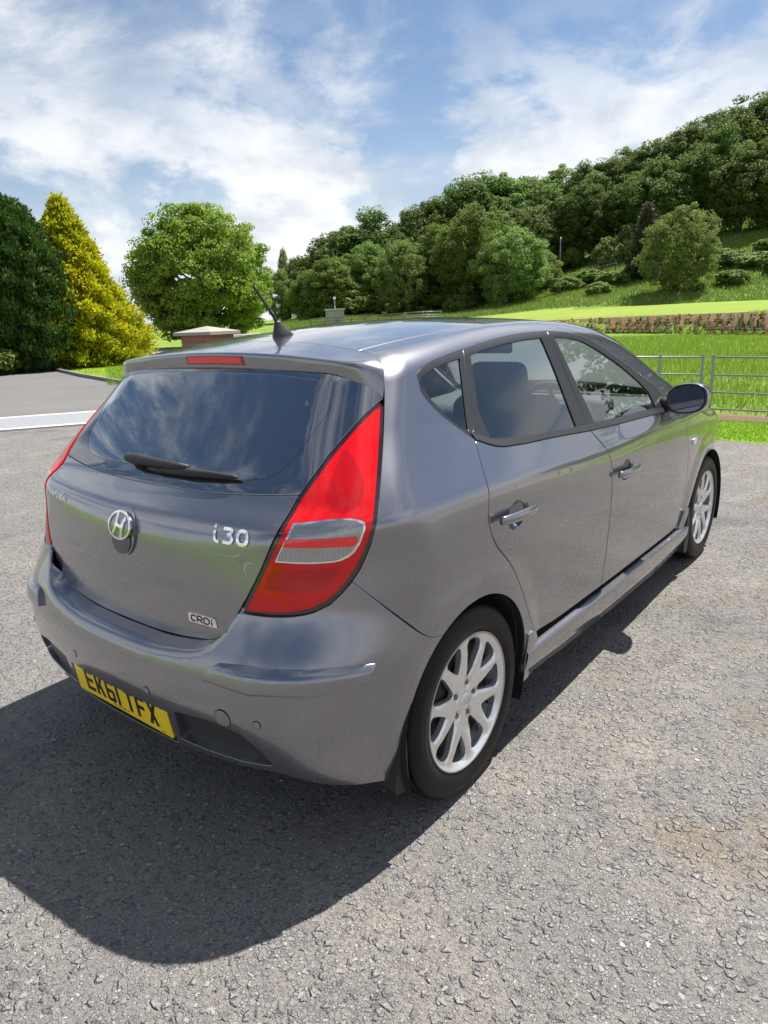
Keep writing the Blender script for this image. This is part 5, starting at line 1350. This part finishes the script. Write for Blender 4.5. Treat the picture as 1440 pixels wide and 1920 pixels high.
def crown_mesh(name, seed, rx, rz, cz, clumps, per, leaf, clump_r, squash=.7, low=-.55, bump_=.13):
    g = np.random.default_rng(seed); d = g.normal(size=(clumps*3, 3)); d /= np.linalg.norm(d, axis=1, keepdims=True); d = d[d[:, 2] > low][:clumps]
    k = len(d); rr = (.50+.50*g.uniform(0, 1, k)**.45)*(1+bump_*lump(d, seed*1.3)+.6*bump_*lump(d, seed*2.1, 6.)+.05*g.normal(size=k))
    wide = 1-.30*np.clip(d[:, 2], 0, 1)**2
    cc = np.stack([d[:, 0]*rr*rx*wide, d[:, 1]*rr*rx*wide, d[:, 2]*rr*rz+cz], 1); cr_ = clump_r*g.uniform(.65, 1.3, k)
    q = g.normal(size=(k, per, 3)); q /= np.linalg.norm(q, axis=2, keepdims=True); q = q*(g.uniform(.35, 1, (k, per, 1))**.6)
    pos = cc[:, None]+q*cr_[:, None, None]*np.array((1, 1, squash))
    nrm = q*.8+d[:, None]*.45+g.normal(size=(k, per, 3))*.45+np.array((0, 0, .45)); nrm /= np.linalg.norm(nrm, axis=2, keepdims=True)
    Vq, Fq = leaf_quads(pos.reshape(-1, 3), nrm.reshape(-1, 3), leaf*g.uniform(.6, 1.25, k*per), g)
    return mesh_np(name, Vq, Fq), cc
def trunk_mesh(name, seed, h, r0, cz, targets, nb=26, bend=.03):
    g = np.random.default_rng(seed); V = []; Fc = []
    def add(pts, rad, seg):
        v_, f_l = tube(pts, rad, seg, False); b = len(V); V.extend(v_); Fc.extend([tuple(i+b for i in f) for f in f_l])
    top = cz+.45*(h-cz)
    ax = [np.array((g.normal()*bend*z, g.normal()*bend*z, z)) for z in np.linspace(-.3, top, 8)]
    add(ax, list(np.linspace(r0*1.25, r0*.35, 8)), 9)
    sel = targets[g.permutation(len(targets))[:nb]]
    for t_ in sel:
        z0 = np.clip(t_[2]*g.uniform(.35, .75), .18*h, top*.95); a = ax[int(np.clip((z0+.3)/(top+.3)*7, 0, 7))]
        m_ = (a+t_)/2+np.array((0, 0, .12*np.linalg.norm(t_[:2]-a[:2])))+g.normal(size=3)*.04*h
        add([a, a*.5+m_*.5+g.normal(size=3)*.02*h, m_, t_], [r0*.38, r0*.28, r0*.18, r0*.05], 5)
    return mesh_py(name, V, Fc, True)
def place_tree(name, loc, cm, tm, cmat, label, cat='tree', group=None, rz=0., sc3=(1, 1, 1)):
    e = empty(name, loc, rz); e.scale = sc3; tag(e, label, cat, group)
    c = bpy.data.objects.new('crown', cm); COL.objects.link(c); c.parent = e
    if not cm.materials: cm.materials.append(cmat)
    if tm is not None:
        t = bpy.data.objects.new('trunk', tm); COL.objects.link(t); t.parent = e
        if not tm.materials: tm.materials.append(M['bark'])
    return e
# --- the round sycamore beyond the pillar
p = bearing(52.1, 58.); h0 = float(land_full(p[0], p[1]))
cm, cc = crown_mesh('sycamore_crown', 7, 5.6, 5.0, 5.1, 560, 150, .25, .80, .62, -.92)
tm = trunk_mesh('sycamore_trunk', 7, 10, .28, 4.6, cc, 60)
place_tree('broadleaf_tree', (p[0], p[1], h0), cm, tm, M['leaf'], 'round bright green tree standing behind the brick pillar')
# --- conifers
def conifer_mesh(name, seed, H, prof, n, leaf, lobes=.16, up=.55, per=5):
    g = np.random.default_rng(seed); z = H*g.uniform(0.0, 1, n*2); th = g.uniform(0, 2*math.pi, n*2)
    rr = np.interp(z/H, *zip(*prof)); keep = g.uniform(0, max(rr), n*2) < rr*.9+.12; z, th, rr = z[keep][:n], th[keep][:n], rr[keep][:n]; k = len(z)
    wob = 1+lobes*(np.sin(th*5+z*2.1+seed)*np.sin(z*3.3+th*2)+.6*np.sin(th*11+z*5.2)*np.sin(z*7.1-th*4))+.05*g.normal(size=k)
    dep = g.uniform(0, 1, k)**2.2*.22
    R_ = rr*wob*(1-dep)
    out = np.stack([np.cos(th), np.sin(th), np.zeros(k)], 1); P0 = out*R_[:, None]+np.stack([0*z, 0*z, z], 1)
    V = []; Fq = []
    # fans of flattened sprays, tips pointing out and up
    tip = out*(1-up)+np.array((0, 0, up)); tip = tip[:, None]+g.normal(size=(k, per, 3))*.42; tip /= np.linalg.norm(tip, axis=2, keepdims=True)
    ln = leaf*g.uniform(.55, 1.25, (k, per, 1)); sidev = np.cross(tip, g.normal(size=(k, per, 3))); sidev /= np.linalg.norm(sidev, axis=2, keepdims=True)
    b0 = P0[:, None]+g.normal(size=(k, per, 3))*leaf*.35
    q0 = b0; q1 = b0+tip*ln*.55+sidev*ln*.20; q2 = b0+tip*ln; q3 = b0+tip*ln*.55-sidev*ln*.20
    Vq = np.stack([q0, q1, q2, q3], 2).reshape(-1, 3)
    return mesh_np(name, Vq, np.arange(len(Vq)).reshape(-1, 4))
def conifer_core(name, H, prof, f, seg=18, seed=1):  # dark hull filling the crown in place of inner shade
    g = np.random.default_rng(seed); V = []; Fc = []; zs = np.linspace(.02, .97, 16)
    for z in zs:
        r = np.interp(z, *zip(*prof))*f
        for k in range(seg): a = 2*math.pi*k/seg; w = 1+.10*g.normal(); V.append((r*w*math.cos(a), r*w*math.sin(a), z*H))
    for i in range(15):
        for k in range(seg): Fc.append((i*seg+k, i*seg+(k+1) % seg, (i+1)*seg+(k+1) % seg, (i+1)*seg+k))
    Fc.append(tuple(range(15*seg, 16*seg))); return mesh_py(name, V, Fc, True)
prof_g = [(0, 2.05), (.05, 2.32), (.15, 2.40), (.30, 2.12), (.5, 1.58), (.7, .98), (.85, .53), (.95, .20), (1, .02)]
prof_d = [(0, .95), (.05, 1.22), (.15, 1.45), (.32, 1.58), (.52, 1.56), (.70, 1.40), (.84, 1.10), (.93, .76), (.98, .42), (1, .1)]
p = bearing(61.6, 34.3)
place_tree('golden_conifer', (p[0], p[1], 0), conifer_mesh('golden_crown', 3, 6.95, prof_g, 15000, .22, .28, .42), conifer_core('golden_shade_core', 6.95, prof_g, .70), M['gold'], 'golden yellow cone-shaped conifer beside the dark one')
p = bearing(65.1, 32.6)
place_tree('dark_conifer', (p[0], p[1], 0), conifer_mesh('dark_crown', 5, 6.5, prof_d, 14000, .20, .34, .72), conifer_core('dark_shade_core', 6.5, prof_d, .72), M['yew'], 'dark green upright conifer at the left edge')
for me_ in ('golden_shade_core', 'dark_shade_core'):  # shade cores rather than trunks, so they take the dark colour
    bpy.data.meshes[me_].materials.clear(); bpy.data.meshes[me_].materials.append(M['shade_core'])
# --- wood on the hill: a few crowns reused, every tree an object
wood = []
for k, (sd, rx, rz, cz, cl, per, lf, cr_) in enumerate(((21, 6.6, 7.4, 8.8, 300, 100, .44, 1.25), (22, 5.8, 7.8, 8.9, 280, 100, .42, 1.15), (23, 7.2, 7.0, 8.6, 320, 100, .45, 1.3), (24, 5.4, 7.6, 8.8, 260, 100, .42, 1.1))):
    cm, cc = crown_mesh('wood_crown_%d' % k, sd, rx, rz, cz, cl, per, lf, cr_, .75, -.95); wood.append((cm, trunk_mesh('wood_trunk_%d' % k, sd, 16, .30, 8, cc, 22)))
pale = []
for k, (sd, rx, rz, cz, cl, per, lf, cr_) in enumerate(((31, 6.2, 7.4, 7.6, 330, 110, .34, .95), (32, 5.6, 7.0, 7.2, 300, 110, .32, .9))):
    cm, cc = crown_mesh('ash_crown_%d' % k, sd, rx, rz, cz, cl, per, lf, cr_, .8, -.95); pale.append((cm, trunk_mesh('ash_trunk_%d' % k, sd, 14, .26, 6, cc, 26)))
mid = []
for k, (sd, rx, rz, cz, cl, per, lf, cr_) in enumerate(((41, 6.4, 7.2, 8.8, 300, 100, .40, 1.1), (42, 5.8, 7.6, 9.0, 280, 100, .40, 1.05))):
    cm, cc = crown_mesh('mid_crown_%d' % k, sd, rx, rz, cz, cl, per, lf, cr_, .75, -.95); mid.append((cm, trunk_mesh('mid_trunk_%d' % k, sd, 16, .28, 8, cc, 22)))
M['mid'] = leaf_mat('mid_leaf', (.125, .195, .038), (.180, .260, .048), (.240, .310, .062), .46)
SKY = [(47.1, 3.6), (45.9, 4.4), (44.3, 5.0), (43.52, 5.4), (41.32, 7.23), (39.24, 7.91), (37.2, 7.64), (34.73, 8.28), (32.28, 9.43), (29.89, 9.82), (28.32, 9.9), (26.75, 9.26), (25.22, 10.02), (23.53, 10.4), (21.86, 10.42), (20.05, 10.59), (18.31, 11.07), (16.29, 11.81), (14.7, 12.7), (12.8, 13.04), (11.58, 13.3), (8.5, 13.6), (5.5, 13.8)]
skb = np.array([q[0] for q in SKY])[::-1]; ske = np.array([q[1] for q in SKY])[::-1]
g = np.random.default_rng(77)
def wood_tree(b, d, top, lib, mat, wide, label, group, name='wood_tree'):
    p = bearing(b, d); z0 = float(land_full(p[0], p[1]))-.3; cm, tm = lib
    h = max(4., CAM.z+d*math.tan(R(top))-z0); s_ = h/16.3
    return place_tree(name, (p[0], p[1], z0), cm, tm, mat, label, 'tree', group, g.uniform(0, 6.28), (s_*wide, s_*wide, s_))
ORD = 'first second third fourth fifth sixth seventh eighth ninth tenth eleventh twelfth thirteenth fourteenth fifteenth sixteenth seventeenth eighteenth nineteenth twentieth twenty-first twenty-second twenty-third twenty-fourth twenty-fifth twenty-sixth twenty-seventh twenty-eighth twenty-ninth thirtieth'.split()
# back row makes the skyline
for i_, b in enumerate(np.arange(9.0, 44.5, 1.42)[::-1]):
    d = np.interp(b, [6, 20, 30, 44], [165, 158, 142, 128])+g.uniform(-4, 4); tp = np.interp(b, skb, ske)+g.uniform(-.45, .10)
    wood_tree(b, d, tp, wood[int(g.integers(4))] if g.uniform() < (1.0 if b < 19 else .5) else mid[int(g.integers(2))], M['wood'], g.uniform(1.05, 1.4), ORD[i_]+' tree from the left along the skyline of the hillside wood', 'trees along the top of the wood')
for m_, lb in ((wood, 'wood'), (mid, 'mid'), (pale, 'pale')):
    for cm, tm in m_: cm.materials.clear(); cm.materials.append(M[lb])
# front row of the wood, lower
for i_, b in enumerate(np.arange(29.6, 44.2, 1.62)[::-1]):
    d = np.interp(b, [24, 33, 44], [122, 112, 112])+g.uniform(-3, 3); tp = np.interp(b, skb, ske)*g.uniform(.62, .80)
    wood_tree(b, d, tp, wood[int(g.integers(4))] if g.uniform() < .4 else mid[int(g.integers(2))], M['wood'], g.uniform(1.0, 1.35), ORD[i_]+' tree from the left along the foot of the wood, behind the field', 'trees along the foot of the wood')
for i_, b in enumerate(np.arange(9.0, 29.0, 1.75)[::-1]):
    d = np.interp(b, [7, 19, 24, 29], [119, 121, 124, 118])+g.uniform(-3, 3); tp = np.interp(b, skb, ske)*g.uniform(.72, .90)
    wood_tree(b, d, tp, wood[int(g.integers(4))], M['wood'], g.uniform(1.0, 1.3), ORD[i_]+' shaded tree from the left along the top of the grassy slope', 'trees above the grassy slope')
# trees that stand out singly
wood_tree(28.3, 98, 6.9, pale[0], M['pale'], 1.18, 'tall light green tree in front of the wood, its foot in the field', None, 'field_tree')
wood_tree(25.9, 104, 5.2, pale[1], M['pale'], 1.1, 'light green tree to the right of the tallest field tree', None, 'field_tree')
wood_tree(31.6, 104, 7.8, mid[0], M['mid'], 1.0, 'mid green tree to the left of the tallest field tree', None, 'field_tree')
wood_tree(36.9, 106, 6.6, pale[1], M['pale'], .9, 'pale feathery tree against the dark wood', None, 'field_tree')
wood_tree(16.3, 86, 7.4, pale[0], M['pale'], 1.0, 'grey green bushy tree alone on the slope', None, 'slope_tree')
wood_tree(46.4, 128, 4.7, pale[1], M['pale'], .75, 'pale feathery tree left of the shed', None, 'field_tree')
wood_tree(45.1, 132, 5.3, pale[0], M['pale'], .62, 'pale upright tree behind the shed', None, 'field_tree')
wood_tree(46.0, 134, 6.45, pale[1], M['pale'], .26, 'thin poplar-like tree rising above the far field', None, 'poplar_tree')
prof_b = [(0, 1.5), (.1, 1.7), (.3, 1.3), (.6, .75), (.85, .3), (1, .03)]
p = bearing(18.55, 97); z0 = float(land_full(p[0], p[1]))
place_tree('bronze_conifer', (p[0], p[1], z0), conifer_mesh('bronze_crown', 8, 8.6, prof_b, 1500, .60, .3, .12), conifer_core('bronze_shade_core', 8.6, prof_b, .3, seed=3), M['bronze'], 'thin bronze conifer beside the lone slope tree')
bpy.data.meshes['bronze_shade_core'].materials.clear(); bpy.data.meshes['bronze_shade_core'].materials.append(M['shade_core'])
# bushes
bushes = []
for k, sd in enumerate((51, 52)):
    cm, cc = crown_mesh('bush_crown_%d' % k, sd, 1.0, .85, .75, 60, 60, .22, .32, .8, -.8); cm.materials.append(M['pale'] if k == 0 else M['mid']); bushes.append(cm)
def bush(b, d, w, h, k, label, group=None):
    p = bearing(b, d); z0 = float(land_full(p[0], p[1]))-.1
    e = empty('bush', (p[0], p[1], z0), g.uniform(0, 6)); e.scale = (w, w, h); tag(e, label, 'bush', group)
    c = bpy.data.objects.new('foliage', bushes[k]); COL.objects.link(c); c.parent = e
bush(21.2, 112, 2.0, 2.4, 0, 'yellow green round bush left of the bronze conifer'); bush(19.7, 115, 2.3, 2.8, 0, 'taller yellow green bush close behind the bronze conifer')
bush(23.9, 118, 1.7, 2.2, 1, 'young leafy bush just right of the bare pole'); bush(32.3, 101, 2.0, 1.5, 0, 'low pale bush at the edge of the field tree')
for i_, (b, d, w, h) in enumerate(sorted(((11.2, 96, 2.2, 1.1), (12.6, 88, 1.8, 1.0), (13.4, 99, 2.4, 1.3), (20.6, 96, 2.0, 1.1), (22.4, 100, 2.2, 1.3), (24.0, 97, 1.8, 1.1), (14.4, 104, 1.8, 1.0), (9.4, 92, 2.2, 1.3), (21.8, 90, 1.5, .9), (10.4, 104, 2.0, 1.1)), key=lambda q: -q[0])):
    bush(b, d, w, h, 1 if g.uniform() < .6 else 0, ORD[i_]+' low scrubby bush from the left in the long slope grass', 'scrub on the slope')
for i_, (b, d, w, h) in enumerate(sorted(((33.6, 107, 2.6, 2.0), (35.4, 108, 2.8, 2.2), (38.6, 108, 2.6, 2.2), (40.4, 108, 3.0, 2.4), (42.0, 109, 2.6, 2.0), (43.6, 112, 2.8, 2.2), (29.4, 106, 2.6, 1.8)), key=lambda q: -q[0])):
    bush(b, d, w, h, 1, ORD[i_]+' leafy bush from the left under the edge of the wood', 'bushes at the edge of the wood')
bush(67.2, 31.0, .8, .7, 1, 'low clipped bush at the foot of the dark conifer')
# big trees out of the frame whose reflections show in the glass and paint
for b, d, tp, k, lb in ((-4.5, 31, 21, 1, 'tall leafy tree outside the view, mirrored in the front side window'), (-20, 50, 8.5, 0, 'leafy tree outside the view, mirrored in the rear side window'), (-52, 110, 4.5, 1, 'distant tree outside the view on the right, mirrored in the rear wing'), (-57, 115, 4, 0, 'distant tree outside the view, beside the one mirrored in the wing')):
    wood_tree(b, d, tp, wood[k], M['wood'], 1.05, lb, 'trees mirrored in the car')

# ------------------------------------------------------------------ grasses
def blades(name, n, xr, yr, hr, wr, seed, mat, filt=None, zf=None):
    gg = np.random.default_rng(seed); x = gg.uniform(*xr, n); y = gg.uniform(*yr, n)
    if filt is not None: k = filt(x, y, gg); x, y = x[k], y[k]
    n = len(x); h = gg.uniform(*hr, n)*(1+.25*np.sin(x*1.3)*np.sin(y*1.1)); w = gg.uniform(*wr, n); a = gg.uniform(0, 6.283, n); ln = gg.normal(size=(n, 2))*.35*h[:, None]
    z = land_full(x, y)-.03 if zf is None else zf(x, y)
    ex = np.stack([np.cos(a)*w, np.sin(a)*w], 1)/2
    b0 = np.stack([x-ex[:, 0], y-ex[:, 1], z], 1); b1 = np.stack([x+ex[:, 0], y+ex[:, 1], z], 1); t_ = np.stack([x+ln[:, 0], y+ln[:, 1], z+h], 1)
    Vt = np.stack([b0, b1, t_], 1).reshape(-1, 3)
    o = link(name, mesh_np(name, Vt, np.arange(len(Vt)).reshape(-1, 3)), mat); tag(o, kind='stuff'); return o
M['blade'] = leaf_mat('meadow_blade', (.150, .270, .020), (.225, .350, .035), (.330, .390, .120), .40, .4)
M['blade2'] = leaf_mat('lawn_blade', (0.173, 0.323, 0.015), (0.232, 0.390, 0.024), (0.255, 0.390, 0.045), .35)
M['blade3'] = leaf_mat('slope_blade', (.150, .250, .040), (.215, .310, .060), (.300, .290, .110), .32)
def wedge(b0, b1, d0, d1):
    def f(x, y, gg):
        dx_ = x-CAM.x; dy_ = y-CAM.y; d = np.hypot(dx_, dy_); b = np.degrees(np.arctan2(dy_, dx_))
        return (b > b0) & (b < b1) & (d > d0) & (d < d1) & (gg.uniform(0, 1, len(x)) < np.clip(22/d, .12, 1))
    return f
blades('meadow_grass', 420000, (8.9, 50), (-6, 40), (.07, .20), (.010, .022), 3, M['blade'], lambda x, y, gg: wedge(5, 60, 9, 44)(x, y, gg) & (x > 9.0+.05*np.sin(y*3.1)) & (y > -.42*x-1.0))
blades('verge_grass', 42000, (6.82, 8.3), (-3, 9), (.018, .045), (.006, .010), 4, M['blade2'], lambda x, y, gg: (x > 6.82+.03*np.sin(y*1.9)), lambda x, y: 0*x)
blades('lawn_grass_blades', 22000, (9.5, 17), (13.3, 32), (.02, .05), (.012, .02), 5, M['blade2'], lambda x, y, gg: pip(np.stack([x, y], 1), np.array([(9.55, 13.3), (9.55, 16.7), (10.92, 21.4), (13.44, 28.9), (14.6, 32.5), (16.6, 31.4), (17.0, 27.0), (14.5, 23.0), (13.0, 18.5), (12.6, 13.3)])), lambda x, y: 0*x+.012)
blades('slope_grass', 420000, (40, 150), (-20, 90), (.18, .50), (.06, .13), 6, M['blade3'], lambda x, y, gg: (lambda d, b: (d > np.interp(b, [5, 10, 19, 26, 33, 47], [77, 78, 80, 83, 82, 86])) & (d < 140) & (b > 5) & (b < 47))(np.hypot(x-CAM.x, y-CAM.y), np.degrees(np.arctan2(y-CAM.y, x-CAM.x))))

# ------------------------------------------------------------------ red earth bank
def bank_mat():
    t = NT('bank_earth'); c = t.coord(); n = t.noise(c, 1.1, 7, .7, .6); m2 = t.noise(c, 4.5, 7, .75, .4)
    col = t.mix(t.ramp(n, .38, .62), (.300, .118, .052), (.185, .098, .058)); col = t.mix(t.math('MULTIPLY', t.ramp(m2, .5, .68), .65), col, (.125, .100, .078))
    col = t.mix(t.math('MULTIPLY', t.ramp(t.noise(c, .55, 6, .75), .55, .66), .8), col, (.135, .185, .045))
    t.set(Base_Color=col, Roughness=.95); t.bump(t.math('ADD', n, m2), .8, .16); return t.m
bs_ = np.linspace(-6, 33.5, 320); V = []; nk = 7
gb = np.random.default_rng(9)
for b in bs_:
    f = float(bank_front(b)); H_ = float(np.interp(b, [0, 10.3, 19, 24, 30, 34], [1.2, 1.16, 1.08, 1.0, .85, .4]))
    for k in range(nk):
        t_ = k/(nk-1); q = bearing(b, f-.35+1.65*t_**1.4+.10*gb.normal()*(0 < k < nk-1)); V.append((q[0], q[1], -.05+(H_+.03)*t_+.05*gb.normal()*(0 < k < nk-1)))
Fb = [(i*nk+k, (i+1)*nk+k, (i+1)*nk+k+1, i*nk+k+1) for i in range(len(bs_)-1) for k in range(nk-1)]
tag(link('earth_bank', mesh_py('earth_bank', V, Fb, True), bank_mat()), kind='structure')
gw = np.random.default_rng(19); bb = gw.uniform(2, 31, 5200); dd = bank_front(bb)+gw.uniform(-.9, .9, 5200); hh = np.interp(bb, [0, 10.3, 19, 24, 30, 34], [1.2, 1.16, 1.08, 1.0, .85, .4])*np.clip((dd-bank_front(bb)+.3)/1.4, 0, 1)
keep = np.sin(bb*9.1)+.8*np.sin(bb*23.)+gw.normal(size=5200)*.5 > .35; bb, dd, hh = bb[keep], dd[keep], hh[keep]
Cw = np.stack([CAM.x+dd*np.cos(np.radians(bb)), CAM.y+dd*np.sin(np.radians(bb)), hh+.12], 1); Nw = gw.normal(size=Cw.shape); Nw /= np.linalg.norm(Nw, axis=1, keepdims=True)
Vq, Fq = leaf_quads(Cw, Nw, gw.uniform(.14, .34, len(Cw)), gw)
tag(link('bank_weeds', mesh_np('bank_weeds', Vq, Fq), M['blade3']), kind='stuff')

# ------------------------------------------------------------------ fences
M['bar'] = simple('painted_steel', (.30, .325, .335), .45, .3, bump=(60, .2, .003))
M['timber'] = simple('weathered_timber', (.105, .088, .070), .9, bump=(40, .6, .01))
def tube_obj(name, pts, rad, mat, parent, seg=6):
    V_, F_ = tube(pts, rad, seg); return link(name, mesh_py(name, V_, F_, True), mat, parent)
fx = lambda y: 8.82+.05*y
def railing(y0, y1, posts, label):
    e = empty('metal_railing', (fx(y0), y0, 0)); tag(e, label, 'fence', 'metal railings along the meadow'); o = np.array((fx(y0), y0, 0))
    for z, r in ((.79, .0135), (.55, .0115), (.31, .0115), (.08, .0115)):
        tube_obj('rail', [np.array((fx(y0), y0, z))-o, np.array((fx((y0+y1)/2), (y0+y1)/2, z-.006))-o, np.array((fx(y1), y1, z))-o], r, M['bar'], e, 8)
    for y in posts:
        b = rbox(0, 0, .40, .014, .040, .86, .003, 1); me_ = from_bm('post', b); pobj = link('post', me_, M['bar'], e); pobj.location = tuple(np.array((fx(y)-.004, y, 0))-o)
railing(-4.6, .66, [-4.55, -3.5, -2.45, -1.4, -.38, .64], 'pale grey metal railing on the right, ending at the double post')
railing(.76, 5.2, [.78, 1.37, 2.35, 3.3, 4.25, 5.18], 'pale grey metal railing seen behind the bonnet and windows')
railing(5.3, 9.6, [5.32, 6.3, 7.3, 8.3, 9.55], 'pale grey metal railing running up to the brick pillar')
def railing_back():
    e = empty('metal_railing', (-8.2, 0, 0)); tag(e, 'pale grey metal railing behind the viewing spot, mirrored in the tailgate', 'fence', 'metal railings along the meadow')
    for z in (.85, .55, .25): tube_obj('rail', [(0, -3, z), (0, 18, z)], .02, M['bar'], e, 6)
    for y in np.arange(-3, 18.1, 2.1): tube_obj('post', [(0, y, 0), (0, y, .95)], .025, M['bar'], e, 6)
railing_back()
railing(-8.2, -4.7, [-8.1, -7, -5.9, -4.75], 'pale grey metal railing beyond the right edge, mirrored in the door')
# wire fence in front of the bank
wf = empty('wire_fence', tuple(bearing(16, 42))); tag(wf, 'thin wire fence with slim posts in front of the red bank', 'fence'); o = np.array(wf.location)
line = [bearing(b, float(bank_front(b))-1.6) for b in np.linspace(4, 30, 30)]
for z in (.35, .75, 1.12): tube_obj('wire', [q+np.array((0, 0, z))-o for q in line], .006, M['bar'], wf, 4)
for q in line:
    tube_obj('post', [q-o, q+np.array((0, 0, 1.18))-o], .020, M['bar'], wf, 5)
# far post and rail fence, and two short lengths on the slope
def post_rail(pts, hgt, rails, label, step=2.2, r=.05, name='timber_fence'):
    pts = [np.array((q[0], q[1], float(land_full(q[0], q[1])))) for q in pts]; o = pts[0].copy(); e = empty(name, tuple(o)); tag(e, label, 'fence')
    P_ = resample([*pts, *rev(pts[1:-1])] if False else pts, step); P_ = P_[:int(sum(np.linalg.norm(b-a) for a, b in zip(pts[:-1], pts[1:]))/step)+1]
    for q in P_: q[2] = float(land_full(q[0], q[1]))
    for q in P_: tube_obj('post', [q-o-np.array((0, 0, .1)), q+np.array((0, 0, hgt))-o], r, M['timber'], e, 5)
    for k in range(rails):
        tube_obj('rail', [q+np.array((0, 0, hgt*(.92-.30*k)))-o for q in P_], r*.72, M['timber'], e, 5)
post_rail([bearing(b, 84+.12*(b-33)**1) for b in np.linspace(34.5, 49.5, 8)], 1.05, 3, 'long dark timber fence across the far field', 2.3, .055)
post_rail([bearing(b, 106) for b in np.linspace(20.6, 25.6, 5)], 1.1, 2, 'timber fence on the slope left of the bronze conifer', 2.0, .06)
post_rail([bearing(b, 104) for b in np.linspace(7.5, 14.0, 5)], 1.1, 2, 'timber fence on the slope below the dark trees at right', 2.0, .06)
# galvanised gate beside the timber fence
gt = empty('field_gate', tuple(bearing(35.2, 80))); tag(gt, 'pale galvanised gate at the end of the far timber fence', 'gate'); o = np.array(gt.location); o[2] = float(land_full(o[0], o[1])); gt.location = o
t_ = np.array((-math.sin(R(35)), math.cos(R(35)), 0))
for z in (.25, .5, .75, 1.05): tube_obj('bar', [t_*-2.0+np.array((0, 0, z)), t_*2.0+np.array((0, 0, z))], .022, M['galv'], gt, 5)
for s_ in (-2, 0, 2): tube_obj('upright', [t_*s_+np.array((0, 0, .15)), t_*s_+np.array((0, 0, 1.1))], .024, M['galv'], gt, 5)

# ------------------------------------------------------------------ shed, pole, pillar and wall
p = bearing(42.2, 92); z0 = float(land_full(p[0], p[1])); sh = empty('shed', (p[0], p[1], z0), R(42.2)); tag(sh, 'small flat-roofed grey shed at the edge of the far field', 'shed')
M['shedwall'] = simple('shed_render', (.33, .34, .335), .9, bump=(12, .4, .01))
link('wall', from_bm('wall', rbox(0, 0, .85, 1.8, 2.35, 1.7, .01, 1)), M['shedwall'], sh)
link('roof', from_bm('roof', rbox(0, 0, 1.76, 2.1, 2.65, .12, .02, 1)), M['concrete'], sh)
link('door', from_bm('door', rbox(-.91, .45, .8, .03, .75, 1.5, .005, 1)), M['galv'], sh)
vp = tube_obj('vent_pipe', [(.2, -.05, 1.8), (.2, -.05, 3.1)], .06, M['galv'], sh, 8)
link('vent_head', from_bm('vent_head', rbox(.2, -.05, 3.15, .3, .34, .28, .05, 2)), simple('white_plastic', (.75, .75, .73), .5), sh)
p = bearing(24.68, 116); z0 = float(land_full(p[0], p[1])); pe_ = empty('pole', (p[0], p[1], z0)); tag(pe_, 'bare grey pole standing in front of the dark wood', 'pole')
tube_obj('shaft', [(0, 0, -.3), (.05, 0, 2.5), (.08, 0, 5.6)], [.13, .12, .10], M['galv'], pe_, 8)
tube_obj('crossbar', [(-.05, -.35, 5.3), (.15, .35, 5.3)], .05, M['timber'], pe_, 6)
M['brick'] = simple('red_brick', (.235, .095, .062), .9, bump=(70, .7, .006)); M['mortar'] = simple('mortar', (.30, .27, .24), .95)
M['cap'] = simple('cast_stone', (.285, .265, .235), .9, bump=(35, .6, .008))
def brick_body(parent, w, dpt, ztop, courses, core_h, rowlen=.225):
    """core of mortar with bricks standing 6 mm proud on all four faces for the top courses"""
    link('core', from_bm('core', rbox(0, 0, core_h/2, w-.012, dpt-.012, core_h, 0, 1)), M['mortar'], parent)
    cache = {}
    for c in range(courses):
        z = ztop-.0375-.075*c
        for ax in (0, 1):
            L_ = w if ax == 0 else dpt; other = dpt if ax == 0 else w; n = max(2, int(round(L_/rowlen))); off_ = .5 if c % 2 else 0
            edges = [-L_/2]+[q for q in [-L_/2+(i+off_)*L_/n for i in range(n+1)] if -L_/2+.03 < q < L_/2-.03]+[L_/2]
            for a, b in zip(edges[:-1], edges[1:]):
                ln = round(b-a-.010, 4)
                for s_ in (-1, 1):
                    key = (ax, ln)
                    if key not in cache:
                        cache[key] = from_bm('brick', rbox(0, 0, 0, *((ln, .10, .065) if ax == 0 else (.10, ln, .065)), .004, 1))
                    ob = link('brick', cache[key], M['brick'], parent)
                    ob.location = ((a+b)/2, s_*(other/2-.050+.0), z) if ax == 0 else (s_*(other/2-.050+.002), (a+b)/2, z)
pl_ = bearing(52.25, 13.6); bp_ = empty('brick_pillar', (pl_[0], pl_[1], 0), R(12)); tag(bp_, 'red brick gate pillar with a pale pointed stone cap', 'pillar')
brick_body(bp_, .68, .68, 1.325, 8, 1.325)
hw = .43; zc0 = 1.328
Vc = [(-hw, -hw, zc0), (hw, -hw, zc0), (hw, hw, zc0), (-hw, hw, zc0), (-hw, -hw, zc0+.055), (hw, -hw, zc0+.055), (hw, hw, zc0+.055), (-hw, hw, zc0+.055), (0, 0, zc0+.155)]
link('cap', mesh_py('cap', Vc, [(3, 2, 1, 0), (0, 1, 5, 4), (1, 2, 6, 5), (2, 3, 7, 6), (3, 0, 4, 7), (4, 5, 8), (5, 6, 8), (6, 7, 8), (7, 4, 8)]), M['cap'], bp_)
dirw = bearing(48.2, 15.2)-bearing(52.25, 13.6); ang = math.atan2(dirw[1], dirw[0]); Lw = 1.7
bw = empty('brick_wall', tuple(pl_+np.array((math.cos(ang)*(.44+Lw/2), math.sin(ang)*(.44+Lw/2), 0))), ang); tag(bw, 'low brick wall with flat coping running on from the pillar', 'wall')
brick_body(bw, Lw, .30, 1.235, 4, 1.235)
link('coping', from_bm('coping', rbox(0, 0, 1.27, Lw+.02, .40, .06, .008, 1)), M['cap'], bw)
